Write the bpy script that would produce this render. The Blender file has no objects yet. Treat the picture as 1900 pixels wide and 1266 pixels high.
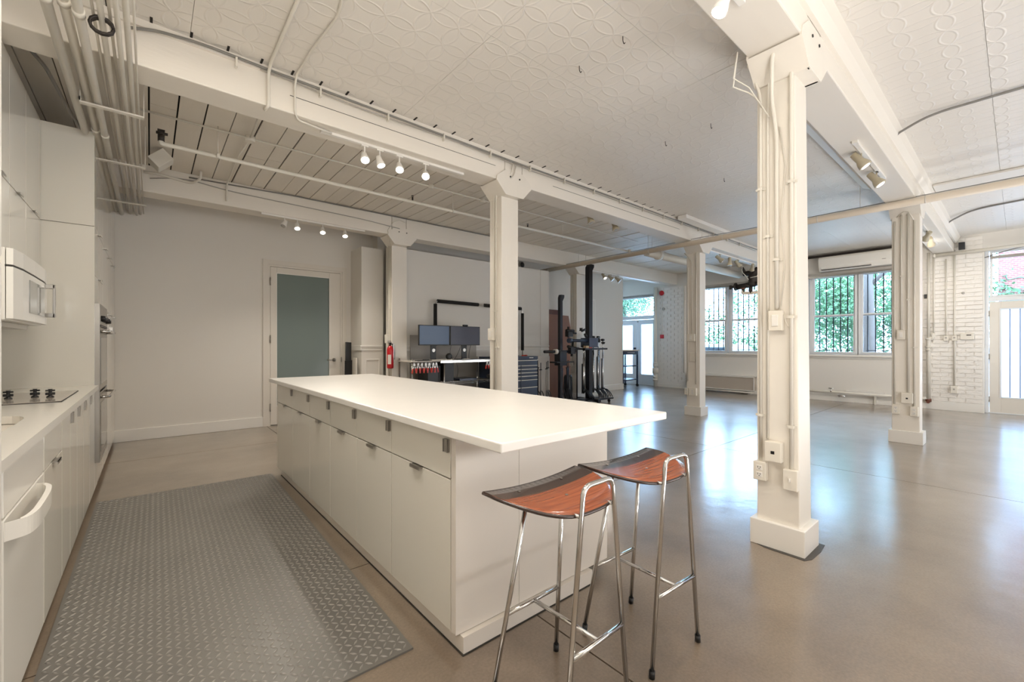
import bpy, math, random
from mathutils import Vector, Matrix
random.seed(7)
R = math.radians
S = bpy.context.scene
COL = S.collection

# ------------------------------------------------------------ camera, world, lights, exposure
CAM_H = 1.235
cd = bpy.data.cameras.new('camera'); cam = bpy.data.objects.new('camera', cd); COL.objects.link(cam)
cam.location = (0, 0, CAM_H); cam.rotation_euler = (R(90), 0, R(-40.207))
cd.sensor_fit = 'HORIZONTAL'; cd.sensor_width = 36; cd.lens = 795 / 1900 * 36
cd.shift_y = (640 - 633) / 1900; cd.clip_start = .02; cd.clip_end = 200
S.camera = cam
S.view_settings.view_transform = 'Standard'; S.view_settings.look = 'None'
S.view_settings.gamma = 1; S.view_settings.use_curve_mapping = False
S.view_settings.exposure = 0.35
S.cycles.use_denoising = True
S.cycles.max_bounces = 8; S.cycles.diffuse_bounces = 5; S.cycles.glossy_bounces = 4
S.cycles.transmission_bounces = 6; S.cycles.sample_clamp_indirect = 6
S.cycles.caustics_reflective = False; S.cycles.caustics_refractive = False

w = bpy.data.worlds.new('sky'); S.world = w; w.use_nodes = True
nt = w.node_tree; bg = nt.nodes['Background']
bg.inputs[0].default_value = (.40, .66, 1, 1); bg.inputs[1].default_value = 16

def area(name, loc, rot, sx, sy, power, col, portal=False):
    l = bpy.data.lights.new(name, 'AREA'); l.shape = 'RECTANGLE'; l.size = sx; l.size_y = sy
    l.energy = power; l.color = col
    if portal: l.cycles.is_portal = True
    o = bpy.data.objects.new(name, l); o.location = loc; o.rotation_euler = rot; COL.objects.link(o)
    return o
# portals that guide the daylight through the real openings (they give off nothing themselves)
area('portal', (11.80, 3.55, 1.9), (0, R(90), 0), 1.8, 4.4, 1, (1, 1, 1), True)
area('portal', (11.84, -.45, 1.45), (0, R(90), 0), 2.9, 1.7, 1, (1, 1, 1), True)
area('portal', (11.84, 7.7, 1.4), (0, R(90), 0), 2.8, 1.5, 1, (1, 1, 1), True)
WARM = (1.0, .93, .83)
# added out-of-view fill: two panels behind the camera, one warm over the kitchen
area('rear_fill_light', (1.2, -4.85, 1.9), (R(90), 0, 0), 3.6, 2.0, 45, (1, .98, .95))
area('rear_fill_light', (7.4, -4.85, 1.9), (R(90), 0, 0), 6.5, 2.0, 45, (.92, .96, 1))
area('kitchen_fill_light', (.2, 1.5, 3.17), (0, 0, 0), .3, 1.7, 37, WARM)
# added upward fill for the ceiling, unseen beside and behind the camera
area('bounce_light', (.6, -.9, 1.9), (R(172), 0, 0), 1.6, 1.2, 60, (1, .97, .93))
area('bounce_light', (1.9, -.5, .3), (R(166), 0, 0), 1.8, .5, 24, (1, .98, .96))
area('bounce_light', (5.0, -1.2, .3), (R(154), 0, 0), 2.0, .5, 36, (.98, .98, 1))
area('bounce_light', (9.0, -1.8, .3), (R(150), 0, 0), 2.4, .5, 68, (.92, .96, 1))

# ------------------------------------------------------------ helpers: meshes
class MB:
    def __init__(s): s.v = []; s.f = []; s.sm = []
    def add(s, vs, fs, smooth=False):
        n = len(s.v); s.v += [tuple(v) for v in vs]
        for f in fs: s.f.append([i + n for i in f]); s.sm.append(smooth)
        return s
    def box(s, x0, x1, y0, y1, z0, z1):
        if x0 > x1: x0, x1 = x1, x0
        if y0 > y1: y0, y1 = y1, y0
        if z0 > z1: z0, z1 = z1, z0
        return s.add([(x0,y0,z0),(x1,y0,z0),(x1,y1,z0),(x0,y1,z0),(x0,y0,z1),(x1,y0,z1),(x1,y1,z1),(x0,y1,z1)],
              [(3,2,1,0),(4,5,6,7),(0,1,5,4),(1,2,6,5),(2,3,7,6),(3,0,4,7)])
    def bar(s, p0, p1, w, h, up=(0,0,1)):
        p0 = Vector(p0); p1 = Vector(p1); d = (p1-p0).normalized(); u = Vector(up)
        sd = d.cross(u)
        if sd.length < 1e-4: sd = d.cross(Vector((1,0,0)))
        sd.normalize(); u = sd.cross(d)
        vs = []
        for p in (p0, p1):
            for a, b in ((-1,-1),(1,-1),(1,1),(-1,1)): vs.append(p + sd*a*w/2 + u*b*h/2)
        return s.add(vs, [(3,2,1,0),(4,5,6,7),(0,1,5,4),(1,2,6,5),(2,3,7,6),(3,0,4,7)])
    def cyl(s, p0, p1, r0, r1=None, n=12, cap=True):
        r1 = r0 if r1 is None else r1
        return s.rings([p0, p1], [r0, r1], n, cap)
    def rings(s, pts, rs, n=12, cap=True, closed=False):
        pts = [Vector(p) for p in pts]; m = len(pts); vs = []
        prev = None
        for i, p in enumerate(pts):
            if closed: t = pts[(i+1) % m] - pts[i-1]
            elif i == 0: t = pts[1] - p
            elif i == m-1: t = p - pts[-2]
            else: t = (pts[i+1]-p).normalized() + (p-pts[i-1]).normalized()
            if t.length < 1e-9: t = prev_t
            t.normalize(); prev_t = t
            if prev is None:
                a = Vector((0,0,1)) if abs(t.z) < .9 else Vector((1,0,0))
                u = t.cross(a).normalized()
            else:
                u = prev - t*prev.dot(t)
                if u.length < 1e-6: u = t.cross(Vector((0,0,1)))
                u.normalize()
            prev = u; v = t.cross(u)
            for k in range(n):
                an = 2*math.pi*k/n
                vs.append(p + (u*math.cos(an) + v*math.sin(an))*rs[i])
        fs = []
        for i in range(m if closed else m-1):
            j = (i+1) % m
            for k in range(n):
                fs.append((i*n+k, i*n+(k+1)%n, j*n+(k+1)%n, j*n+k))
        s.add(vs, fs, True)
        if cap and not closed:
            o = len(s.v) - len(vs)
            s.f.append([o+k for k in range(n)][::-1]); s.sm.append(False)
            s.f.append([o+(m-1)*n+k for k in range(n)]); s.sm.append(False)
        return s
    def tube(s, pts, r, n=8, fil=0, closed=False):
        if fil: pts = fillet(pts, fil)
        return s.rings(pts, [r]*len(pts), n, True, closed)
    def lathe(s, prof, c=(0,0,0), ax=(0,0,1), n=20):
        c = Vector(c); ax = Vector(ax).normalized()
        return s.rings2([c + ax*h for r, h in prof], [max(r, .0004) for r, h in prof], ax, n)
    def rings2(s, pts, rs, ax, n):
        a = Vector((0,0,1)) if abs(ax.z) < .9 else Vector((1,0,0))
        u = ax.cross(a).normalized(); v = ax.cross(u); vs = []
        for p, r in zip(pts, rs):
            for k in range(n):
                an = 2*math.pi*k/n; vs.append(p + (u*math.cos(an)+v*math.sin(an))*r)
        m = len(pts); fs = [(i*n+k, i*n+(k+1)%n, (i+1)*n+(k+1)%n, (i+1)*n+k) for i in range(m-1) for k in range(n)]
        s.add(vs, fs, True); o = len(s.v)-len(vs)
        s.f.append([o+k for k in range(n)][::-1]); s.sm.append(False)
        s.f.append([o+(m-1)*n+k for k in range(n)]); s.sm.append(False)
        return s
    def prism(s, poly, a0, a1, axis='y'):
        def P(u, v, a): return {'y': (u, a, v), 'x': (a, u, v), 'z': (u, v, a)}[axis]
        n = len(poly)
        vs = [P(u, v, a0) for u, v in poly] + [P(u, v, a1) for u, v in poly]
        fs = [list(range(n))[::-1], list(range(n, 2*n))] + [(i, (i+1)%n, n+(i+1)%n, n+i) for i in range(n)]
        return s.add(vs, fs)
    def frame(s, x, y0, y1, z0, z1, t, d, axis='x', b=None):
        """rectangular frame in the plane axis=x (or y), bars t wide, d deep, optional bottom bar b"""
        b = t if b is None else b
        def B(a0,a1,c0,c1):
            if axis == 'x': s.box(x, x+d, a0, a1, c0, c1)
            else: s.box(a0, a1, x, x+d, c0, c1)
        B(y0, y0+t, z0, z1); B(y1-t, y1, z0, z1); B(y0+t, y1-t, z0, z0+b); B(y0+t, y1-t, z1-t, z1)
        return s

def fillet(pts, r, seg=5):
    pts = [Vector(p) for p in pts]; out = [pts[0]]
    for a, p, b in zip(pts, pts[1:], pts[2:]):
        u = (a-p); v = (b-p); rr = min(r, u.length*.49, v.length*.49)
        p0 = p + u.normalized()*rr; p1 = p + v.normalized()*rr
        for k in range(seg+1):
            t = k/seg; out.append(p0*(1-t)**2 + p*2*t*(1-t) + p1*t*t)
    out.append(pts[-1]); return out

def mesh_of(mb, name, off):
    me = bpy.data.meshes.new(name)
    me.from_pydata([(v[0]-off[0], v[1]-off[1], v[2]-off[2]) for v in mb.v], [], mb.f)
    me.polygons.foreach_set('use_smooth', mb.sm); me.update()
    return me
def origin(o):
    while o.parent: o = o.parent
    return o.location
def bevel(o, wdt, seg=2):
    m = o.modifiers.new('bevel', 'BEVEL'); m.width = wdt; m.segments = seg; m.limit_method = 'ANGLE'; m.angle_limit = R(40)
    return o
def part(parent, name, mb, mat, bv=0, label=None, stuff=False):
    off = origin(parent)
    o = bpy.data.objects.new(name, mesh_of(mb, name, off)); COL.objects.link(o)
    o.data.materials.append(mat); o.parent = parent
    if bv: bevel(o, bv)
    if label: o['label'] = label
    if stuff: o['kind'] = 'stuff'
    return o
def tag(o, label, cat, group=None):
    o['label'] = label; o['category'] = cat
    if group: o['group'] = group
    return o
def thing(name, label, cat, loc, group=None):
    o = bpy.data.objects.new(name, None); o.empty_display_size = .1; COL.objects.link(o); o.location = loc
    return tag(o, label, cat, group)
def solo(name, mb, mat, label, cat, group=None, bv=0):
    xs = [v[0] for v in mb.v]; ys = [v[1] for v in mb.v]; zs = [v[2] for v in mb.v]
    off = ((min(xs)+max(xs))/2, (min(ys)+max(ys))/2, min(zs))
    o = bpy.data.objects.new(name, mesh_of(mb, name, off)); COL.objects.link(o); o.location = off
    o.data.materials.append(mat); tag(o, label, cat, group)
    if bv: bevel(o, bv)
    return o
def struct(name, mb, mat, parent=None, bv=0):
    o = bpy.data.objects.new(name, mesh_of(mb, name, (0,0,0) if parent is None else origin(parent))); COL.objects.link(o)
    o.data.materials.append(mat)
    if parent: o.parent = parent
    else: o['kind'] = 'structure'
    if bv: bevel(o, bv)
    return o
def copy_tree(o, parent=None):
    c = o.copy(); COL.objects.link(c); c.parent = parent
    for ch in list(o.children): copy_tree(ch, c)
    return c

# ------------------------------------------------------------ helpers: materials
def lin(c): return tuple(((x/255)/12.92 if x/255 <= .04045 else ((x/255+.055)/1.055)**2.4) for x in c) + (1,)
def N(t, typ, **kw):
    n = t.nodes.new(typ)
    for k, v in kw.items(): setattr(n, k, v)
    return n
def L(t, a, b): t.links.new(a, b)
def mat(name, rgb, rough=.5, metal=0., spec=.5, coat=0., bump=0., bscale=60., var=0., vscale=3., stretch=(1,1,1), emit=None, es=1.):
    m = bpy.data.materials.new(name); m.use_nodes = True; t = m.node_tree; b = t.nodes['Principled BSDF']
    b.inputs['Base Color'].default_value = lin(rgb); b.inputs['Roughness'].default_value = rough
    b.inputs['Metallic'].default_value = metal; b.inputs['Specular IOR Level'].default_value = spec
    b.inputs['Coat Weight'].default_value = coat; b.inputs['Coat Roughness'].default_value = .05
    if emit: b.inputs['Emission Color'].default_value = lin(emit); b.inputs['Emission Strength'].default_value = es
    if bump or var:
        g = N(t, 'ShaderNodeNewGeometry'); mp = N(t, 'ShaderNodeMapping'); mp.inputs['Scale'].default_value = stretch
        L(t, g.outputs['Position'], mp.inputs['Vector'])
    if bump:
        nz = N(t, 'ShaderNodeTexNoise'); nz.inputs['Scale'].default_value = bscale; nz.inputs['Detail'].default_value = 4
        L(t, mp.outputs[0], nz.inputs['Vector'])
        bp = N(t, 'ShaderNodeBump'); bp.inputs['Strength'].default_value = bump; bp.inputs['Distance'].default_value = .01
        L(t, nz.outputs['Fac'], bp.inputs['Height']); L(t, bp.outputs[0], b.inputs['Normal'])
    if var:
        nz = N(t, 'ShaderNodeTexNoise'); nz.inputs['Scale'].default_value = vscale; nz.inputs['Detail'].default_value = 5
        L(t, mp.outputs[0], nz.inputs['Vector'])
        cr = N(t, 'ShaderNodeValToRGB'); e = cr.color_ramp.elements
        c = lin(rgb); e[0].position = .3; e[1].position = .7
        e[0].color = tuple(x*(1-var) for x in c[:3])+(1,); e[1].color = tuple(min(1, x*(1+var)) for x in c[:3])+(1,)
        L(t, nz.outputs['Fac'], cr.inputs[0]); L(t, cr.outputs[0], b.inputs['Base Color'])
    return m

M = {}
M['wall'] = mat('wall_paint', (226,222,215), .6, bump=.04, bscale=120)
M['trim'] = mat('trim_paint', (233,230,224), .4)
M['door'] = mat('door_paint', (222,216,206), .4)
M['timber'] = mat('painted_timber', (230,224,214), .45, bump=.22, bscale=22, stretch=(1,1,.25), var=.03)
M['beam'] = mat('painted_beam', (231,225,215), .5, bump=.22, bscale=22, stretch=(.2,1,1), var=.03)
M['plank'] = mat('painted_plank', (228,221,209), .5, bump=.2, bscale=25, stretch=(1,.25,1), var=.04, vscale=2)
M['brick'] = mat('painted_brick', (236,232,226), .5, bump=.5, bscale=35, stretch=(1,1,2))
M['void'] = mat('ceiling_void', (40,36,32), .9)
M['lacquer'] = mat('gloss_white_lacquer', (222,218,208), .08, spec=.55)
M['lacquer_in'] = mat('cabinet_carcass', (212,205,194), .35)
M['endpanel'] = mat('matt_white_panel', (224,217,208), .38, bump=.02, bscale=200)
M['worktop'] = mat('white_solid_surface', (228,225,220), .3, spec=.45, var=.015, vscale=5)
M['quartz'] = mat('pale_quartz_top', (226,222,214), .12, spec=.5)
M['appliance'] = mat('white_appliance', (232,229,222), .2)
M['rubber'] = mat('grey_rubber_mat', (106,103,98), .4, spec=.5, var=.12, vscale=1.4)
M['tread'] = mat('grey_rubber_tread', (148,144,137), .3, spec=.7)
M['chrome'] = mat('chrome', (205,203,200), .12, metal=1)
M['steel'] = mat('brushed_steel', (170,166,160), .28, metal=1, bump=.03, bscale=300, stretch=(1,1,.05))
M['oven_glass'] = mat('oven_glass', (120,120,114), .06, spec=.8)
M['dark_edge'] = mat('dark_gap', (42,38,34), .7)
M['black'] = mat('black_plastic', (26,26,27), .4)
M['black_metal'] = mat('black_metal', (30,31,36), .35, metal=.3)
M['matte_black'] = mat('matt_black_foam', (28,26,25), .8)
M['navy'] = mat('blue_black_enamel', (40,52,74), .3, spec=.6)
M['screen'] = mat('monitor_glass', (30,44,62), .12, spec=.7, emit=(58,84,116), es=.28)
M['screen2'] = mat('monitor_glass_grey', (44,46,56), .16, spec=.7, emit=(62,64,78), es=.28)
M['red'] = mat('red_enamel', (186,26,34), .3)
M['orange'] = mat('orange_grip', (206,60,38), .45)
M['label'] = mat('printed_label', (224,218,208), .5)
M['conduit'] = mat('painted_conduit', (222,217,206), .4, bump=.05, bscale=80)
M['pipe'] = mat('cream_pipe_wrap', (222,208,188), .5, bump=.1, bscale=60)
M['bx'] = mat('grey_armoured_cable', (150,147,142), .4, metal=.5, bump=.6, bscale=400)
M['beige'] = mat('beige_metal', (186,176,152), .4)
M['lampwhite'] = mat('white_lamp_head', (235,232,226), .35)
M['bulb'] = mat('lit_bulb', (255,246,230), .4, emit=(255,244,225), es=9)
M['frost'] = None
M['switch'] = mat('ivory_plastic', (228,222,210), .35)
M['castiron'] = mat('cast_iron', (52,46,42), .5, metal=.3, bump=.3, bscale=80)
M['rust'] = mat('rusty_valve', (110,66,50), .6, bump=.3, bscale=80)
M['ply'] = mat('brown_board', (142,98,76), .55, var=.08, vscale=3, stretch=(1,1,.3))
M['paleply'] = mat('pale_wood', (205,180,148), .5, var=.1, vscale=6)
M['grey'] = mat('grey_board', (168,163,156), .4)
M['window'] = mat('white_window_frame', (226,228,230), .35)
M['bark'] = mat('bark', (112,100,92), .9, bump=.5, bscale=20)
M['leaf'] = mat('leaf_green', (92,124,84), .6, var=.35, vscale=1.5)
M['leaf2'] = mat('leaf_dark', (74,106,78), .6, var=.35, vscale=1.5)
M['asphalt'] = mat('pale_paving', (214,212,206), .8, var=.05)
M['carpaint'] = mat('silver_car_paint', (190,196,204), .25, metal=.4)
M['tyre'] = mat('tyre_rubber', (30,30,30), .8)
M['carglass'] = mat('car_glass', (40,50,60), .08)

def mk_glass(name, tint=(1,1,1,1)):
    m = bpy.data.materials.new(name); m.use_nodes = True; t = m.node_tree
    for n in list(t.nodes): t.nodes.remove(n)
    o = N(t, 'ShaderNodeOutputMaterial'); mx = N(t, 'ShaderNodeMixShader'); tr = N(t, 'ShaderNodeBsdfTransparent')
    gl = N(t, 'ShaderNodeBsdfGlossy'); gl.inputs['Roughness'].default_value = .02; tr.inputs[0].default_value = tint
    fr = N(t, 'ShaderNodeFresnel'); fr.inputs[0].default_value = 1.3
    L(t, fr.outputs[0], mx.inputs[0]); L(t, tr.outputs[0], mx.inputs[1]); L(t, gl.outputs[0], mx.inputs[2]); L(t, mx.outputs[0], o.inputs[0])
    return m
M['glass'] = mk_glass('window_glass')
def mk_translucent(name, col, f=.75, rough=.3):
    m = bpy.data.materials.new(name); m.use_nodes = True; t = m.node_tree
    for n in list(t.nodes): t.nodes.remove(n)
    o = N(t, 'ShaderNodeOutputMaterial'); mx = N(t, 'ShaderNodeMixShader'); mx.inputs[0].default_value = f
    tr = N(t, 'ShaderNodeBsdfTranslucent'); tr.inputs[0].default_value = col
    p = N(t, 'ShaderNodeBsdfPrincipled'); p.inputs['Base Color'].default_value = col; p.inputs['Roughness'].default_value = rough
    L(t, p.outputs[0], mx.inputs[1]); L(t, tr.outputs[0], mx.inputs[2]); L(t, mx.outputs[0], o.inputs[0])
    return m
M['daylight_panel'] = mk_translucent('frosted_daylight_glass', (.93,.96,1,1), .85)
M['frost'] = mk_translucent('grey_frosted_glass', lin((132,146,142)), .25, .22)

def mk_floor():
    m = bpy.data.materials.new('polished_concrete'); m.use_nodes = True; t = m.node_tree; b = t.nodes['Principled BSDF']
    g = N(t, 'ShaderNodeNewGeometry')
    n1 = N(t, 'ShaderNodeTexNoise'); n1.inputs['Scale'].default_value = 1.1; n1.inputs['Detail'].default_value = 7; n1.inputs['Roughness'].default_value = .62
    n2 = N(t, 'ShaderNodeTexNoise'); n2.inputs['Scale'].default_value = 90; n2.inputs['Detail'].default_value = 3
    vo = N(t, 'ShaderNodeTexVoronoi'); vo.inputs['Scale'].default_value = 55
    for n in (n1, n2, vo): L(t, g.outputs['Position'], n.inputs['Vector'])
    cr = N(t, 'ShaderNodeValToRGB'); e = cr.color_ramp.elements
    e[0].position = .3; e[0].color = lin((112,98,84)); e[1].position = .72; e[1].color = lin((150,134,116))
    L(t, n1.outputs['Fac'], cr.inputs[0])
    c2 = N(t, 'ShaderNodeValToRGB'); e = c2.color_ramp.elements
    e[0].position = .35; e[0].color = (.89,.88,.87,1); e[1].position = .62; e[1].color = (1.03,1.03,1.03,1)
    L(t, n2.outputs['Fac'], c2.inputs[0])
    mx = N(t, 'ShaderNodeMix', data_type='RGBA', blend_type='MULTIPLY'); mx.inputs[0].default_value = 1
    L(t, cr.outputs[0], mx.inputs[6]); L(t, c2.outputs[0], mx.inputs[7])
    sp = N(t, 'ShaderNodeValToRGB'); e = sp.color_ramp.elements      # pale aggregate specks
    e[0].position = .05; e[0].color = (1,1,1,1); e[1].position = .12; e[1].color = (0,0,0,1)
    L(t, vo.outputs['Distance'], sp.inputs[0])
    mul = N(t, 'ShaderNodeMath', operation='MULTIPLY'); L(t, sp.outputs[0], mul.inputs[0]); mul.inputs[1].default_value = .35
    m2 = N(t, 'ShaderNodeMix', data_type='RGBA'); L(t, mul.outputs[0], m2.inputs[0])
    L(t, mx.outputs[2], m2.inputs[6]); m2.inputs[7].default_value = lin((178,165,148)); L(t, m2.outputs[2], b.inputs['Base Color'])
    b.inputs['Specular IOR Level'].default_value = .5
    b.inputs['Coat Weight'].default_value = .9; b.inputs['Coat IOR'].default_value = 1.65
    rr = N(t, 'ShaderNodeMapRange'); rr.inputs[3].default_value = .12; rr.inputs[4].default_value = .26
    L(t, n1.outputs['Fac'], rr.inputs[0]); L(t, rr.outputs[0], b.inputs['Coat Roughness']); b.inputs['Roughness'].default_value = .32
    n3 = N(t, 'ShaderNodeTexNoise'); n3.inputs['Scale'].default_value = 7; n3.inputs['Detail'].default_value = 5; L(t, g.outputs['Position'], n3.inputs['Vector'])
    bp = N(t, 'ShaderNodeBump'); bp.inputs['Strength'].default_value = .09; bp.inputs['Distance'].default_value = .02
    L(t, n3.outputs['Fac'], bp.inputs['Height']); L(t, bp.outputs[0], b.inputs['Normal']); L(t, bp.outputs[0], b.inputs['Coat Normal'])
    return m
M['floor'] = mk_floor()

def mk_tin():
    m = mat('embossed_tin', (228,223,215), .42); t = m.node_tree; b = t.nodes['Principled BSDF']
    g = N(t, 'ShaderNodeNewGeometry'); sc = N(t, 'ShaderNodeVectorMath', operation='SCALE'); sc.inputs['Scale'].default_value = 1/.2
    L(t, g.outputs['Position'], sc.inputs[0])
    fr = N(t, 'ShaderNodeVectorMath', operation='FRACTION'); L(t, sc.outputs[0], fr.inputs[0])
    fl = N(t, 'ShaderNodeVectorMath', operation='MULTIPLY'); fl.inputs[1].default_value = (1,1,0); L(t, fr.outputs[0], fl.inputs[0])
    prev = None
    for cx, cy in ((0,0),(1,0),(0,1),(1,1)):
        sb = N(t, 'ShaderNodeVectorMath', operation='DISTANCE'); L(t, fl.outputs[0], sb.inputs[0]); sb.inputs[1].default_value = (cx,cy,0)
        a = N(t, 'ShaderNodeMath', operation='SUBTRACT'); L(t, sb.outputs['Value'], a.inputs[0]); a.inputs[1].default_value = .707
        ab = N(t, 'ShaderNodeMath', operation='ABSOLUTE'); L(t, a.outputs[0], ab.inputs[0])
        mr = N(t, 'ShaderNodeMapRange', interpolation_type='SMOOTHSTEP'); L(t, ab.outputs[0], mr.inputs[0])
        mr.inputs[1].default_value = 0; mr.inputs[2].default_value = .05; mr.inputs[3].default_value = 1; mr.inputs[4].default_value = 0
        if prev is None: prev = mr.outputs[0]
        else:
            mm = N(t, 'ShaderNodeMath', operation='MAXIMUM'); L(t, prev, mm.inputs[0]); L(t, mr.outputs[0], mm.inputs[1]); prev = mm.outputs[0]
    nz = N(t, 'ShaderNodeTexNoise'); nz.inputs['Scale'].default_value = 3; L(t, g.outputs['Position'], nz.inputs['Vector'])
    ad = N(t, 'ShaderNodeMath', operation='MULTIPLY_ADD'); L(t, nz.outputs['Fac'], ad.inputs[0]); ad.inputs[1].default_value = 1.2; L(t, prev, ad.inputs[2])
    bp = N(t, 'ShaderNodeBump'); bp.inputs['Strength'].default_value = .5; bp.inputs['Distance'].default_value = .005
    L(t, ad.outputs[0], bp.inputs['Height']); L(t, bp.outputs[0], b.inputs['Normal'])
    return m
M['tin'] = mk_tin()

def mk_walnut():
    m = mat('walnut_veneer', (150,78,40), .25, coat=.6); t = m.node_tree; b = t.nodes['Principled BSDF']
    tc = N(t, 'ShaderNodeTexCoord'); mp = N(t, 'ShaderNodeMapping'); mp.inputs['Scale'].default_value = (3, 90, 20)
    L(t, tc.outputs['Object'], mp.inputs['Vector'])
    nz = N(t, 'ShaderNodeTexNoise'); nz.inputs['Scale'].default_value = 2; nz.inputs['Detail'].default_value = 6; L(t, mp.outputs[0], nz.inputs['Vector'])
    cr = N(t, 'ShaderNodeValToRGB'); e = cr.color_ramp.elements
    e[0].position = .35; e[0].color = lin((128,62,34)); e[1].position = .65; e[1].color = lin((164,88,50))
    L(t, nz.outputs['Fac'], cr.inputs[0]); L(t, cr.outputs[0], b.inputs['Base Color'])
    return m
M['walnut'] = mk_walnut()
M['rosewood'] = mat('dark_veneer_band', (52,34,28), .22, coat=.6)
def mk_brickfar():
    m = mat('red_brickwork', (190,120,110), .8); t = m.node_tree; b = t.nodes['Principled BSDF']
    tc = N(t, 'ShaderNodeNewGeometry'); sx = N(t, 'ShaderNodeSeparateXYZ'); cx = N(t, 'ShaderNodeCombineXYZ')
    L(t, tc.outputs['Position'], sx.inputs[0]); L(t, sx.outputs[1], cx.inputs[0]); L(t, sx.outputs[2], cx.inputs[1])
    br = N(t, 'ShaderNodeTexBrick'); br.inputs['Scale'].default_value = 5; br.inputs[1].default_value = lin((150,88,78)); br.inputs[2].default_value = lin((128,72,66)); br.inputs[3].default_value = lin((165,140,130))
    L(t, cx.outputs[0], br.inputs[0]); L(t, br.outputs[0], b.inputs['Base Color'])
    return m
M['brickfar'] = mk_brickfar()

# ------------------------------------------------------------ setting: floor, ceiling, walls
CZ = 3.25
fl = struct('floor', MB().box(-1.3, 12.0, -5.2, 9.0, -.12, -.012), M['dark_edge'])
xs = [-1.3, 1.35, 5.22, 9.6, 12.0]; ys = [-5.2, -2.1, 2.37, 6.1, 9.0]
for i in range(4):
    for j in range(4):
        struct('floor_slab', MB().box(xs[i]+.0035, xs[i+1]-.0035, ys[j]+.0035, ys[j+1]-.0035, -.012, 0), M['floor'], fl)

ce = struct('ceiling', MB().box(-1.3, 12.0, -5.2, 9.0, CZ+.025, CZ+.15), M['void'])
# embossed tin sheets, about 1.2 x .6 m
yy = [(-1.06+.6*k, -1.06+.6*k+.6) for k in range(3)] + [(.92+.65*k, .92+.65*k+.65) for k in range(4)]
x = -1.3
while x < 12:
    x1 = min(x+1.5, 12.0)
    for (a, b) in yy:
        p = struct('tin_panel', MB().box(x+.0012, x1-.0012, a+.001, b-.001, CZ+random.uniform(-.001,.001), CZ+.02), M['tin'], ce)
    x = x1
struct('tin_panel', MB().box(-1.3, 12, -5.2, -1.062, CZ, CZ+.02), M['tin'], ce)
# boards running across the two far bays, dark joints between them
k = 0; x = -1.25
while x < 11.9:
    wd = random.choice((.15,.17,.18,.19,.2)); g = random.uniform(.004, .013)
    for (a, b) in ((3.66, 6.42), (6.42, 9.0)):
        z = CZ + random.uniform(-.003, .003)
        if a < 4 and random.random() < .25:
            c = random.uniform(4.3, 5.9)
            struct('ceiling_board', MB().box(x, x+wd-g, a, c-.003, z, z+.02), M['plank'], ce)
            struct('ceiling_board', MB().box(x, x+wd-g, c, b, z-.002, z+.018), M['plank'], ce)
        else:
            struct('ceiling_board', MB().box(x, x+wd-g, a, b, z, z+.02), M['plank'], ce)
    x += wd
# slots where the tin meets the beam
sl = MB()
for k in range(42): sl.box(-.2+.2*k, -.2+.2*k+.014, 3.44, 3.52, CZ-.003, CZ+.002)
part(ce, 'ceiling_slot', sl, M['void'], stuff=True)

struct('wall_left', MB().box(-1.3, -1.0, -5.2, 7.6, 0, CZ+.02), M['wall'])
struct('wall_front', MB().box(-1.3, 12, -5.3, -5.0, 0, CZ+.02), M['wall'])
# back wall with the door opening
wb = MB(); wb.box(-1.3, 1.39, 7.36, 7.56, 0, CZ+.02).box(2.45, 3.0, 7.36, 7.56, 0, CZ+.02).box(1.39, 2.45, 7.36, 7.56, 2.45, CZ+.02)
struct('wall_back', wb, M['wall'])
wb = MB(); wb.box(3.0, 10.1, 7.15, 7.45, 0, CZ+.02).box(9.95, 10.1, 7.45, 9.0, 0, CZ+.02).box(9.95, 12, 8.7, 9.0, 0, CZ+.02)
struct('wall_back', wb, M['wall'])
struct('baseboard_back', MB().box(-.36, 1.30, 7.338, 7.36, 0, .15), M['trim'], bv=.004)
struct('baseboard_back', MB().box(7.2, 10.118, 7.128, 7.15, 0, .15).box(10.1, 10.118, 7.15, 8.7, 0, .15), M['trim'], bv=.004)
# window wall: slabs round the openings
WY0, WY1, WZ0, WZ1 = 1.38, 5.84, 1.02, 2.80
ww = MB()
ww.box(11.5, 11.82, WY0, WY1, 0, WZ0).box(11.5, 11.82, WY0, WY1, WZ1, CZ+.02)
ww.box(11.5, 11.82, WY1, 6.95, 0, CZ+.02).box(11.5, 11.82, 8.45, 9.0, 0, CZ+.02).box(11.5, 11.82, 6.95, 8.45, 2.76, CZ+.02)
ww.box(11.5, 11.82, .40, WY0, 0, CZ+.02).box(11.5, 11.82, -1.35, .40, 2.98, CZ+.02).box(11.5, 11.82, -5.2, -1.35, 0, CZ+.02)
wr = struct('wall_right', ww, M['wall'])
def bricks(name, y0, y1, z0, z1):
    base = struct(name, MB().box(11.488, 11.5, y0, y1, z0-.16, z1), M['brick'])
    me = None; z = z0; row = 0
    while z < z1-.06:
        y = y0 - (.11 if row % 2 else 0)
        while y < y1:
            a = max(y, y0)+.001; b = min(y+.215, y1+random.uniform(-.02,.004))
            if b-a > .04:
                c = MB().box(11.476-random.uniform(0,.011), 11.489, a, b-.010, z+random.uniform(-.003,.003), z+.066+random.uniform(-.003,.002))
                struct('brick', c, M['brick'], base)
            y += .22
        z += .078; row += 1
bricks('wall_right_pier', .42, 1.34, .17, 3.2)
bricks('wall_right_pier', 6.04, 6.90, .17, 2.9)
struct('baseboard_right', MB().box(11.46, 11.5, .40, 1.36, 0, .16), M['trim'], bv=.005)
struct('baseboard_right', MB().box(11.47, 11.5, 1.36, 6.93, 0, .10), M['trim'], bv=.004)
struct('trim_1', MB().box(11.44, 11.62, WY0-.03, WY1+.03, .975, 1.02).box(11.48, 11.5, WY0, WY1, .93, .975), M['trim'], bv=.006)

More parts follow.
